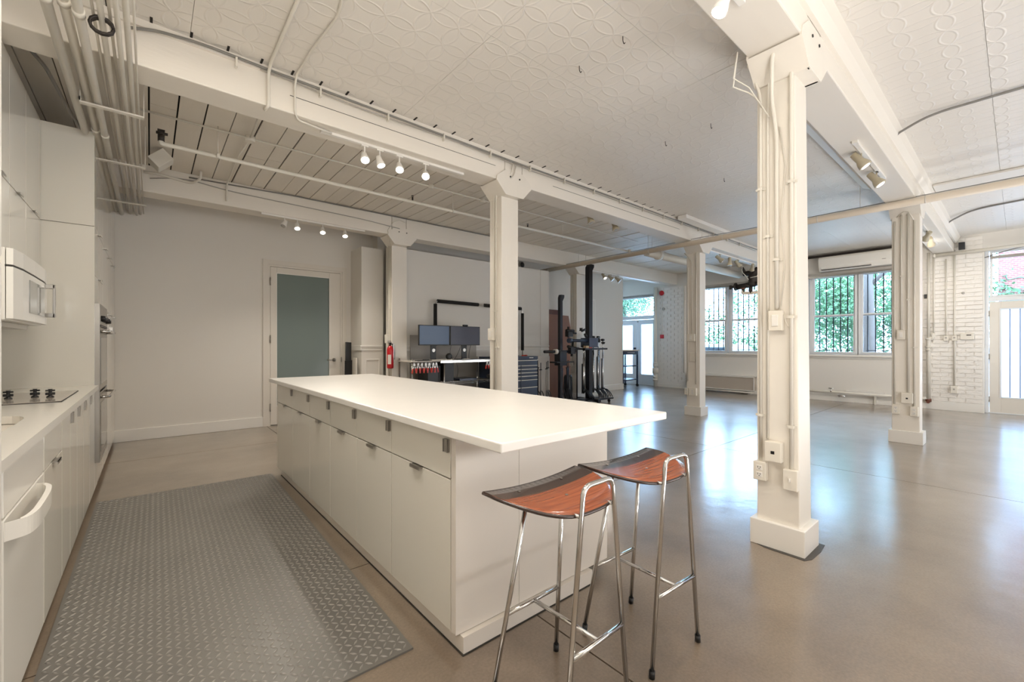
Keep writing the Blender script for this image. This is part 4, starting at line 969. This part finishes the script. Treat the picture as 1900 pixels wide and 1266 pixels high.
def clamp(x, y, z, s_, sc=1.):
    t = thing('spring_clamp', 'spring clamp with orange-red grips hanging from the desk edge, %s' % s_, 'clamp', (x, y, z), 'spring clamps hanging under the desk')
    for a in (-1, 1):
        part(t, 'jaw', MB().bar((x+a*.004, y, z), (x+a*.020, y, z-.075*sc), .014, .006, (0,1,0)), M['steel'])
        part(t, 'grip', MB().bar((x+a*.020, y, z-.07*sc), (x+a*.034, y, z-.135*sc), .022, .016, (0,1,0)), M['orange'] if a < 0 else M['red'], .004)
    part(t, 'pivot', MB().cyl((x-.016,y,z-.045*sc),(x+.016,y,z-.045*sc),.008,None,8), M['steel'])
for i, (x, y) in enumerate(((3.06,5.93),(3.125,5.925),(3.19,5.93),(3.255,5.925),(3.32,5.93),(3.385,5.92),(3.44,5.925))):
    clamp(x, y-.012, .955, ['leftmost','second','third','fourth','fifth','sixth','seventh'][i]+' on the left', 1.15)
for i, x in enumerate((4.44, 4.50, 4.56)): clamp(x, 5.915, .95, ['first','second','third'][i]+' by the island column', .95)
solo('folded_tool', MB().box(4.40,4.55,5.95,6.0,.986,1.0), M['black'], 'small black tool at the right end of the desk', 'tool')
t = thing('work_stool', 'black padded swivel stool pushed beside the wire desk', 'stool', (4.45, 5.62, 0))
part(t, 'seat', MB().lathe([(.02,0),(.17,.004),(.195,.02),(.2,.045),(.18,.062),(.02,.068)], (4.45,5.62,.68), (0,0,1), 24), M['black'])
part(t, 'column', MB().cyl((4.45,5.62,.08),(4.45,5.62,.68),.022), M['chrome'])
b_ = MB()
for k in range(5):
    an = 2*math.pi*k/5; b_.bar((4.45,5.62,.09),(4.45+.26*math.cos(an),5.62+.26*math.sin(an),.06),.03,.02)
    b_.cyl((4.45+.25*math.cos(an),5.62+.25*math.sin(an),0),(4.45+.25*math.cos(an),5.62+.25*math.sin(an),.05),.022,None,10)
part(t, 'base', b_, M['black'])

# tool chest
TX0, TX1, TY0, TY1 = 4.60, 5.62, 5.90, 6.38
t = thing('tool_chest', 'dark blue tool chest with pale drawer pulls beside the island column', 'tool chest', (5.1, 6.15, 0))
part(t, 'case', MB().box(TX0, TX1, TY0, TY1, .12, 1.0), M['navy'], .004)
part(t, 'lid', MB().box(TX0-.005, TX1+.005, TY0-.012, TY1, .965, 1.02), M['navy'], .006)
part(t, 'badge', MB().box(5.40, 5.50, TY0-.014, TY0-.012, .985, 1.0), M['label'])
mid = (TX0+TX1)/2
rows = [(.87,.955,1)] + [(a,b,2) for a, b in ((.80,.86),(.735,.793),(.672,.728),(.60,.665),(.46,.593),(.30,.453),(.14,.293))]
for a, b, n_ in rows:
    spans = [(TX0+.02, TX1-.02)] if n_ == 1 else [(TX0+.02, mid+.07), (mid+.085, TX1-.02)]
    for x0, x1 in spans:
        d = part(t, 'drawer', MB().box(x0, x1, TY0-.012, TY0, a, b-.004), M['navy'], .002)
        part(d, 'handle', MB().box(x0+.004, x1-.004, TY0-.026, TY0-.012, b-.018, b-.006), M['label'])
for x in (TX0+.08, TX1-.08):
    for y in (TY0+.08, TY1-.08): part(t, 'caster', MB().cyl((x-.02,y,.055),(x+.02,y,.055),.055,None,14).box(x-.025,x+.025,y-.02,y+.02,.09,.12), M['black'])
for i, (x0, l, c_) in enumerate(((4.85,.22,'black'),(5.2,.12,'steel'),(5.4,.16,'orange'))):
    solo('hand_tool', MB().cyl((x0,6.0+.05*i,1.03),(x0+l,6.03+.05*i,1.03),.009,None,8).cyl((x0+l*.55,6.015+.05*i,1.031),(x0+l,6.03+.05*i,1.031),.011,None,8), M[c_], ['black handled screwdriver','steel chisel','orange handled screwdriver'][i]+' lying on the tool chest', 'tool')

# brown boards behind
t = thing('plywood_sheet', 'tall brown board leaning on the wall behind the equipment stands', 'board', (7.2, 7.0, 0)); part(t, 'board', MB().prism([(6.75,0),(7.50,0),(7.50,2.06),(6.75,2.06)], 7.06, 7.08), M['ply']); part(t, 'top_edge', MB().box(6.75, 7.5, 7.055, 7.06, 1.93, 2.06), mat('dark_brown_board', (104,66,52), .5))
solo('plywood_sheet', MB().prism([(6.80,0),(7.92,0),(7.85,1.3),(7.70,1.93),(6.80,1.95)], 7.0, 7.02), M['ply'], 'brown board with a slanted side in front of the taller board', 'board')

# ------------------------------------------------------------ camera column stands and C-stand racks
def tall_stand(label, x, y, h, sq, arm):
    t = thing('column_stand', label, 'stand', (x, y, 0))
    part(t, 'column', MB().box(x-sq, x+sq, y-sq, y+sq, .10, h-.12), M['black_metal'], .004)
    part(t, 'top_bend', MB().prism([(x-sq, h-.13),(x+sq, h-.13),(x+sq+.05, h-.05),(x+sq+.05, h),(x-.01, h),(x-sq, h-.06)], y-sq, y+sq), M['black_metal'], .004)
    part(t, 'base', MB().box(x-.28, x+.28, y-.05, y+.05, .05, .11).box(x-.05, x+.05, y-.28, y+.28, .05, .11), M['black_metal'], .004)
    for dx, dy in ((.25,0),(-.25,0),(0,.25),(0,-.25)): part(t, 'wheel', MB().cyl((x+dx-.015,y+dy,.03),(x+dx+.015,y+dy,.03),.03,None,12), M['black'])
    return t
t = tall_stand('shorter black column camera stand beside the tool chest', 6.30, 5.95, 2.24, .035, 1)
part(t, 'carriage', MB().box(6.20, 6.40, 5.86, 6.02, .82, 1.12), M['black_metal'], .01)
part(t, 'arm', MB().cyl((5.80,5.90,1.10),(6.60,5.90,1.10),.028,None,14), M['black_metal'])
part(t, 'arm_collar', MB().cyl((6.08,5.90,1.10),(6.15,5.90,1.10),.05,None,16), M['label'], label='white collar on the arm')
part(t, 'clamp_head', MB().cyl((6.40,5.88,1.52),(6.62,5.88,1.52),.03).box(6.42,6.56,5.84,5.93,1.40,1.50).cyl((6.46,5.88,1.38),(6.46,5.88,1.60),.022).cyl((6.56,5.85,1.48),(6.66,5.85,1.47),.02), M['black'])
part(t, 'clamp_head', MB().cyl((6.45,5.88,1.20),(6.70,5.88,1.15),.03).box(6.50,6.64,5.84,5.93,1.05,1.18).cyl((6.56,5.88,1.0),(6.60,5.88,1.30),.024).cyl((6.60,5.86,1.18),(6.74,5.84,1.16),.018).lathe([(.05,0),(.055,.03),(.03,.06)],(6.62,5.88,1.12),(1,0,-.2),14), M['black'])
part(t, 'tray', MB().box(6.05,6.55,5.80,6.0,.875,.90), M['black'])
t = tall_stand('tallest black column camera stand reaching to the cream pipe', 7.08, 5.86, 2.93, .055, 1)
part(t, 'carriage', MB().box(6.95, 7.24, 5.74, 5.98, 1.18, 1.38), M['navy'], .01)
part(t, 'arm', MB().cyl((6.42,5.80,1.32),(7.0,5.80,1.32),.032,None,14).cyl((6.38,5.80,1.32),(6.45,5.80,1.32),.05,None,16), M['navy'])
part(t, 'clamp_head', MB().cyl((6.78,5.80,1.52),(6.88,5.80,1.55),.025).cyl((6.88,5.8,1.46),(6.92,5.8,1.40),.03).lathe([(.04,0),(.03,.04),(.04,.06)],(6.76,5.80,1.52),(0,0,1),12), M['black'])
t = thing('stand_rack', 'black rolling rack holding the light stands by the tall column stand', 'rack', (7.2, 5.8, 0))
part(t, 'upper_bar', MB().box(6.82, 7.58, 5.76, 5.80, 1.13, 1.165).box(6.82, 7.58, 5.96, 5.98, 1.13, 1.165).box(6.82,6.84,5.76,5.98,1.13,1.165).box(7.56,7.58,5.76,5.98,1.13,1.165), M['black_metal'])
part(t, 'base_tray', MB().box(6.6, 7.66, 5.66, 6.05, .07, .10), M['black_metal'])
for x in (6.68, 7.58):
    for y in (5.72, 5.99): part(t, 'caster', MB().cyl((x-.012,y,.033),(x+.012,y,.033),.033,None,12), M['black'])
part(t, 'upright', MB().box(6.83,6.85,5.97,5.99,.1,1.13).box(7.56,7.58,5.97,5.99,.1,1.13), M['black_metal'])
def cstand(x, y, h, label, first=[None]):
    t = thing('light_stand', label, 'stand', (x, y, .10), 'light stands in the rolling rack')
    part(t, 'riser', MB().cyl((x,y,.22),(x,y,h*.8),.016,None,10).cyl((x,y,h*.8),(x,y,h),.010,None,8), M['chrome'])
    part(t, 'riser_shade_side', MB().cyl((x-.02,y+.02,.22),(x-.02,y+.02,h*.7),.010,None,8), M['black_metal'])
    for s_ in (-1, 0, 1):
        part(t, 'leg', MB().tube([(x,y,.28),(x+.04,y-.05+.03*s_,.28),(x+.10,y-.09+.04*s_,.20),(x+.13,y-.11+.05*s_,.112)], .010, 8, .04), M['black_metal'])
    part(t, 'collar', MB().cyl((x,y,.24),(x,y,.31),.024,None,10).cyl((x-.04,y-.02,.30),(x+.04,y-.02,.30),.010,None,8), M['black'])
    part(t, 'grip_head', MB().cyl((x-.035,y,h),(x+.035,y,h),.026,None,12).cyl((x,y-.05,h-.06),(x,y+.03,h-.06),.018,None,10).box(x-.012,x+.05,y-.01,y+.01,h-.09,h-.075), M['black'])
for i, (x, y) in enumerate(((6.88,5.84),(6.98,5.9),(7.20,5.84),(7.28,5.90),(7.36,5.84),(7.44,5.90),(7.52,5.84))):
    cstand(x, y, 1.34 + .03*(i % 3) - (.14 if i < 2 else 0), 'silver light stand with folded black legs, %s from the left in the rack' % ['first','second','third','fourth','fifth','sixth','last'][i])
for i, x in enumerate((6.90, 7.0)): solo('wooden_block', MB().box(x-.045,x+.045,5.745,5.83,1.166,1.215), M['orange'] if i else M['paleply'], ['pale wooden block','reddish wooden block'][i]+' on the upper bar of the stand rack', 'block', bv=.003)
# shorter stands in front of the boards
for i, x in enumerate((5.78,5.90,6.02,6.10,6.42,6.52,6.62,6.70)):
    y = 6.06 + .04*(i % 2); h = .93 - .05*((i*3) % 4)/3
    t = thing('folded_tripod', 'slim folded stand standing upright behind the island, %s from the left' % ['first','second','third','fourth','fifth','sixth','seventh','eighth'][i], 'stand', (x, y, .05), 'folded stands by the short column stand')
    part(t, 'tube', MB().cyl((x,y,.2),(x,y,h-.15),.017,None,10), M['grey'] if i in (1,2,3) else M['black_metal'])
    part(t, 'top_rod', MB().cyl((x,y,h-.15),(x,y,h),.008,None,8).cyl((x-.03,y,h-.14),(x+.03,y,h-.14),.010,None,8), M['black'])
    for s_ in (-1,1): part(t, 'leg', MB().tube([(x,y,.34),(x+.03*s_,y-.02,.30),(x+.06*s_,y-.06,.12),(x+.075*s_,y-.09,.02)], .009, 8, .03), M['black'])
solo('metal_cabinet', MB().box(5.78, 6.35, 6.30, 6.6, 0, 1.0), M['endpanel'], 'plain white cabinet behind the folded stands', 'cabinet', bv=.003)
solo('equipment_bag', MB().lathe([(.05,0),(.09,.05),(.10,.25),(.09,.5),(.07,.55)], (6.78, 6.18, .05), (0,0,1), 14), M['black'], 'black equipment bag standing among the folded stands', 'bag')

# cart by the double doors
t = thing('rolling_cart', 'blue-black rolling work cart with wooden top near the double doors', 'cart', (10.8, 7.5, 0))
X0, X1, Y0, Y1 = 10.30, 11.05, 7.28, 7.74
part(t, 'top', MB().box(X0-.02, X1+.02, Y0-.02, Y1+.02, 1.055, 1.085), M['paleply'], .003)
part(t, 'drawer_box', MB().box(X0, X1, Y0, Y1, .95, 1.053), M['navy'], .003)
part(t, 'handle', MB().box(X1+.0, X1+.015, Y0+.12, Y1-.12, 1.0, 1.015).box(X0+.2, X1-.2, Y0-.012, Y0, 1.0, 1.012), M['label'])
for x in (X0+.02, X1-.02):
    for y in (Y0+.02, Y1-.02):
        part(t, 'post', MB().box(x-.02, x+.02, y-.02, y+.02, .09, .95), M['navy'])
        part(t, 'caster', MB().cyl((x-.012,y,.045),(x+.012,y,.045),.045,None,12).box(x-.015,x+.015,y-.015,y+.015,.045,.09), M['black'])
for z in (.60, .20): part(t, 'shelf', MB().box(X0, X1, Y0, Y1, z, z+.03), M['navy'], .002)
# standpipe and fire alarm by the far brick pier
t = thing('standpipe', 'thick white standpipe with valve fittings at the far brick pier', 'pipe', (11.40, 6.93, 0))
part(t, 'run', MB().cyl((11.40,6.93,0),(11.40,6.93,2.93),.05,None,18), M['conduit'])
for z0, z1, r in ((.18,.24,.075),(.24,.36,.062),(.40,.55,.085),(.60,.66,.07),(.66,.72,.062)): part(t, 'fitting', MB().cyl((11.40,6.93,z0),(11.40,6.93,z1),r,None,18), M['conduit'])
solo('fire_bell', MB().lathe([(.07,0),(.075,.03),(.05,.06),(.02,.065)], (11.478, 6.76, 2.75), (-1,0,0), 18), M['red'], 'round red fire bell high on the far brick pier', 'bell')
solo('fire_pull_station', MB().box(11.42, 11.478, 6.70, 6.79, 1.42, 1.53), M['red'], 'small red fire pull box on the far brick pier', 'alarm', bv=.004)
solo('alarm_conduit', MB().cyl((11.465,6.755,1.53),(11.465,6.755,2.70),.012,None,8), M['conduit'], 'upright conduit between the red bell and red pull box', 'conduit')
solo('alarm_sounder', MB().lathe([(.04,0),(.045,.03),(.02,.045)], (11.478,6.70,2.28), (-1,0,0), 14), M['grey'], 'small grey sounder beside the upright alarm conduit', 'alarm')
solo('wall_conduit', MB().tube([(11.46,6.07,.45),(11.46,6.07,2.9)], .014, 8), M['conduit'], 'white upright conduit at the window side of the far brick pier', 'conduit')

# brick pier services
def wc(y, z0, z1, r, lab, x=11.455): return solo('wall_conduit', MB().tube([(x,y,z0),(x,y,z1)], r, 10), M['conduit'], lab, 'conduit')
t = thing('heating_riser', 'white heating pipe with elbows rising beside the right-hand brick pier', 'pipe', (11.42, 1.12, 0))
part(t, 'run', MB().tube([(11.43,1.12,.12),(11.43,1.12,1.36),(11.43,1.06,1.36),(11.43,1.06,1.46)], .030, 14, .04), M['conduit'])
part(t, 'run', MB().tube([(11.43,1.12,1.30),(11.43,1.12,3.0)], .022, 12), M['conduit'])
for z in (1.18, 1.12, 1.33): part(t, 'fitting', MB().cyl((11.43,1.12,z),(11.43,1.12,z+.03),.042,None,14), M['conduit'])
part(t, 'valve', MB().cyl((11.40,1.12,.14),(11.34,1.12,.14),.025).cyl((11.42,1.16,.17),(11.42,1.08,.17),.03), M['rust'])
wc(1.05, 1.46, 2.95, .012, 'thin conduit right next to the heating riser')
wc(.885, 1.40, 2.85, .012, 'conduit rising from the left small white wall box')
wc(.775, .42, 3.0, .013, 'long conduit through the middle small white wall box to the ceiling')
for y, z, w_, h_, s_ in ((.885,1.36,.07,.10,'left small white switch box on the brick pier'), (.775,1.36,.07,.10,'middle small white switch box on the brick pier'), (.78,.40,.09,.13,'low white outlet box on the brick pier')):
    t = thing('wall_box', s_, 'switch', (11.45, y, z-h_/2)); part(t, 'body', MB().box(11.42,11.478,y-w_/2,y+w_/2,z-h_/2,z+h_/2), M['switch'], .004); part(t, 'toggle', MB().box(11.41,11.42,y-.012,y+.012,z-.006,z+.02), M['grey'])
t = thing('thermostat', 'wide white thermostat on the brick pier beside the door', 'thermostat', (11.45, .60, 1.33)); part(t, 'body', MB().box(11.43,11.478,.52,.70,1.33,1.45), M['switch'], .006); part(t, 'display', MB().box(11.427,11.43,.56,.62,1.405,1.42), M['black'])
solo('sensor_box', MB().box(11.44,11.478,1.135,1.185,2.14,2.21), M['black'], 'tiny black box high on the pier left of the riser', 'sensor')
solo('wall_bolt', MB().lathe([(.02,0),(.02,.02),(.01,.03)], (11.478,.665,2.19), (-1,0,0), 12), M['grey'], 'small round bolt high on the brick pier', 'bolt')
t = thing('crossing_pipe', 'white pipe running from the beam end across above the right-hand door', 'pipe', (11.40, .3, 2.93)); part(t, 'run', MB().tube([(11.38,1.02,2.925),(11.38,-1.4,2.95)], .030, 14), M['conduit']); part(t, 'end_cap', MB().cyl((11.38,1.06,2.925),(11.38,1.02,2.925),.038,None,14), M['conduit'])
pipe('power_cable', 'thin cables bowed over the right-hand door frame', [(11.46,.40,2.80),(11.46,.1,2.90),(11.46,-.4,2.98),(11.46,-1.2,2.96)], .008, M['bx'], fil=.2, cat='cable')
solo('junction_box', MB().box(11.40,11.478,.64,.72,2.99,3.12), M['black_metal'], 'dark box at the end of the beam above the brick pier', 'junction box')
# low pipe and radiator
t = thing('baseboard_radiator', 'long perforated baseboard radiator under the left part of the window', 'radiator', (11.4, 4.9, 0))
part(t, 'cover', MB().box(11.36, 11.495, 4.22, 5.9, .10, .42), mat('perforated_grille', (196,184,170), .5, bump=.8, bscale=120), .004)
part(t, 'frame', MB().frame(11.345, 4.20, 5.92, .08, .44, .025, .02), M['trim'], .003)
part(t, 'top', MB().box(11.34, 11.498, 4.19, 5.93, .44, .46), M['trim'], .004)
part(t, 'feet', MB().box(11.38,11.49,4.3,4.36,0,.1).box(11.38,11.49,5.7,5.76,0,.1), M['trim'])
part(t, 'pipe', MB().tube([(11.37,4.2,.045),(11.37,5.95,.045)], .02, 10), M['conduit'])
t = thing('baseboard_pipe', 'white heating pipe with valves running low along the window wall', 'pipe', (11.4, 2.1, .1))
part(t, 'run', MB().tube([(11.42,4.15,.20),(11.42,1.15,.20)], .028, 12).tube([(11.42,1.15,.20),(11.42,1.15,.12)],.02,8), M['conduit'])
part(t, 'cover_lip', MB().box(11.40,11.468,1.74,2.4,.17,.255), M['trim'], .004)
part(t, 'valve', MB().cyl((11.40,2.66,.20),(11.40,2.66,.27),.014).cyl((11.40,2.70,.28),(11.40,2.62,.28),.012).cyl((11.36,2.50,.13),(11.44,2.50,.13),.024).cyl((11.38,2.53,.13),(11.38,2.40,.13),.018), M['chrome'])
part(t, 'bracket', MB().box(11.42,11.47,3.6,3.63,0,.2).box(11.42,11.47,1.9,1.93,0,.2), M['conduit'])
# air conditioner
t = thing('air_conditioner', 'white wall-mounted split air conditioner above the long window', 'air conditioner', (11.38, 2.25, 2.82))
part(t, 'body', MB().prism([(11.49,3.15),(11.30,3.15),(11.26,3.11),(11.26,2.93),(11.31,2.84),(11.49,2.83)], 1.62, 2.86), M['appliance'], .01) if False else None
bd = MB(); poly = [(11.49,3.16),(11.30,3.16),(11.262,3.12),(11.262,2.95),(11.31,2.85),(11.49,2.84)]
n = len(poly); bd.add([(x, 1.62, z) for x, z in poly]+[(x, 2.86, z) for x, z in poly], [list(range(n)), list(range(n,2*n))[::-1]]+[(i,n+i,n+(i+1)%n,(i+1)%n) for i in range(n)])
part(t, 'body', bd, M['appliance'], .012)
part(t, 'louvre', MB().bar((11.272,1.95,2.905),(11.272,2.80,2.905),.05,.006,(1,0,-.5)), M['trim'])
part(t, 'outlet_slot', MB().box(11.262,11.30,1.95,2.80,2.865,2.875), M['black'])
part(t, 'display', MB().box(11.258,11.262,1.72,1.78,2.96,2.975), M['grey'])
solo('line_cover', MB().box(11.44,11.499,1.5,3.3,3.19,3.235), M['castiron'], 'dark gap board above the air conditioner', 'board')
# valve assembly
t = thing('fire_valve_assembly', 'dark iron sprinkler valve assembly with white pipes in front of the window', 'valve', (10.9, 4.3, 2.5))
part(t, 'main_pipe', MB().tube([(6.95,4.4,2.93),(10.95,4.4,2.93)], .075, 18), M['conduit'], label='thick white painted pipe')
part(t, 'pipe_collar', MB().cyl((7.3,4.4,2.93),(7.4,4.4,2.93),.09,None,18), M['conduit'])
part(t, 'valve_body', MB().lathe([(.06,-.2),(.13,-.16),(.13,-.13),(.10,-.1),(.14,0),(.12,.1),(.09,.16),(.12,.18),(.12,.22)], (11.12,4.12,2.84), (0,-.2,1), 18).cyl((11.1,4.5,2.66),(11.12,4.1,2.70),.065,None,14).cyl((11.1,4.35,2.97),(11.1,3.95,2.98),.06), M['castiron'])
part(t, 'valve_body', MB().cyl((11.1,4.12,2.94),(11.1,4.02,3.12),.04).cyl((11.05,4.3,3.0),(11.05,4.36,3.12),.03).cyl((11.05,4.05,2.7),(11.05,3.8,2.68),.05).box(11.0,11.2,3.75,4.0,2.6,2.74), M['castiron'])
part(t, 'flange', MB().cyl((11.1,4.52,2.67),(11.1,4.55,2.67),.10,None,16).cyl((11.1,4.62,2.67),(11.1,4.55,2.67),.03).cyl((11.1,4.66,2.62),(11.1,4.66,2.72),.03), M['castiron'])
part(t, 'red_flange', MB().cyl((11.1,4.36,2.60),(11.1,4.36,2.63),.06,None,14), M['rust'], label='rusty red flange')
part(t, 'drain_leg', MB().cyl((11.1,4.36,2.48),(11.1,4.36,2.62),.035), M['castiron']); part(t, 'drain_leg', MB().cyl((11.1,4.18,2.48),(11.1,4.18,2.68),.04), M['castiron'])
part(t, 'drain_pipe', MB().tube([(11.1,4.37,2.56),(11.1,4.37,2.50),(11.1,4.2,2.49),(11.1,3.6,2.50)], .038, 12, .05), M['pipe'])
part(t, 'loop', MB().tube([(10.9,4.3,3.2),(10.95,4.33,3.0),(10.98,4.24,2.88),(11,4.2,2.8)], .010, 8).tube([(10.95,4.0,3.2),(10.95,3.93,3.0),(10.98,4.0,2.86),(10.98,4.15,2.84)], .010, 8), M['conduit'])
part(t, 'hanger', MB().cyl((8.5,4.4,2.99),(8.5,4.4,CZ),.006,None,6).cyl((10.5,4.4,2.99),(10.5,4.4,CZ),.006,None,6), M['conduit'])

# ------------------------------------------------------------ outside
struct('ground', MB().box(11.83, 60, -30, 40, -.25, -.08), M['asphalt'])
def tree(x, y, h, r, lm, label, nl=10000, low=.25):
    t = thing('garden_tree', label, 'tree', (x, y, -.08))
    part(t, 'trunk', MB().rings([(x,y,-.1),(x+.1,y+.05,h*.3),(x-.05,y,h*.6),(x,y,h*.85)], [.16,.12,.09,.03], 10), M['bark'])
    rnd = random.Random(int(x*10+y)); m = MB()
    blobs = [(x+rnd.uniform(-.6,.6)*r, y+rnd.uniform(-.9,.9)*r, h*rnd.uniform(low, 1), r*rnd.uniform(.3,.55)) for _ in range(16)]
    for k in range(nl):
        bx, by, bz, br = rnd.choice(blobs)
        d = Vector((rnd.gauss(0,1), rnd.gauss(0,1), rnd.gauss(0,.8))).normalized()*br*rnd.uniform(.55,1.05)
        c = Vector((bx,by,bz))+d; s_ = rnd.uniform(.035,.075)
        u = Vector((rnd.gauss(0,1),rnd.gauss(0,1),rnd.gauss(0,1))).normalized(); v = u.cross(Vector((rnd.gauss(0,1),rnd.gauss(0,1),rnd.gauss(0,1)))).normalized()
        m.add([c+u*s_, c+v*s_*.55, c-u*s_, c-v*s_*.55], [(0,1,2,3)])
    part(t, 'foliage', m, lm, stuff=True)
tree(16.5, 5.2, 4.2, 2.0, M['leaf'], 'bright green leafy tree outside the left part of the long window')
tree(17.0, 2.2, 4.4, 2.0, M['leaf'], 'bright green leafy tree outside the right part of the long window', low=.2)
tree(19.5, 3.8, 5.2, 2.4, M['leaf2'], 'darker tree farther back between the two bright trees')
tree(18.0, 12.6, 4.6, 1.7, M['leaf2'], 'leafy tree seen through the glass over the far double doors', low=.5)
t = thing('garden_tree', 'bare grey trunk close outside the right part of the long window', 'tree', (13.2, 2.35, -.08)); part(t, 'trunk', MB().rings([(13.2,2.38,-.1),(13.2,2.34,1.5),(13.22,2.38,3.5),(13.2,2.4,6)], [.16,.13,.12,.11], 12), M['bark']); part(t, 'branch', MB().rings([(13.2,2.37,2.6),(13.25,1.9,3.1),(13.3,1.3,3.8)], [.05,.04,.02], 8), M['bark'])
t = thing('brick_building', 'pink brick wall with climbing vines seen above the right-hand door', 'building', (17.6, -2.5, -.08))
part(t, 'wall', MB().box(17.0, 18.0, -9, .35, -.08, 7), M['brickfar'])
vm = MB(); rnd = random.Random(5)
for k in range(34):
    y = rnd.uniform(-3, .3); z = rnd.uniform(2.2, 5.2); pts = [(16.98, y, z)]
    for j in range(5): y += rnd.uniform(-.1, .35); z += rnd.uniform(-.08, .12); pts.append((16.97, min(y,.34), z))
    vm.tube(pts, .012, 5)
part(t, 'vine', vm, M['leaf2'], stuff=True)
def car(x, y, label, mt_):
    t = thing('parked_car', label, 'car', (x, y, -.08))
    body = [(-2.1,.25),(-2.1,.62),(-1.95,.78),(-1.1,.86),(-.6,1.32),(.7,1.35),(1.35,.92),(2.0,.86),(2.15,.6),(2.15,.25)]
    m = MB(); n = len(body)
    m.add([(x-.8, y+a, b-.08) for a, b in body]+[(x+.8, y+a, b-.08) for a, b in body], [list(range(n)), list(range(n,2*n))[::-1]]+[(i,n+i,n+(i+1)%n,(i+1)%n) for i in range(n)])
    part(t, 'body', m, mt_, .06)
    part(t, 'window', MB().box(x-.81, x+.81, y-.65, y+.7, .84, 1.17), M['carglass'], .03)
    for a in (-1.35, 1.35):
        for s_ in (-.72, .72): part(t, 'wheel', MB().cyl((x+s_-.1, y+a, .24),(x+s_+.1, y+a, .24), .32, None, 18), M['tyre'])
car(13.9, 6.2, 'silver car parked outside the left part of the long window', M['carpaint'])
car(14.4, .6, 'silver car parked outside near the grey trunk', M['carpaint'])
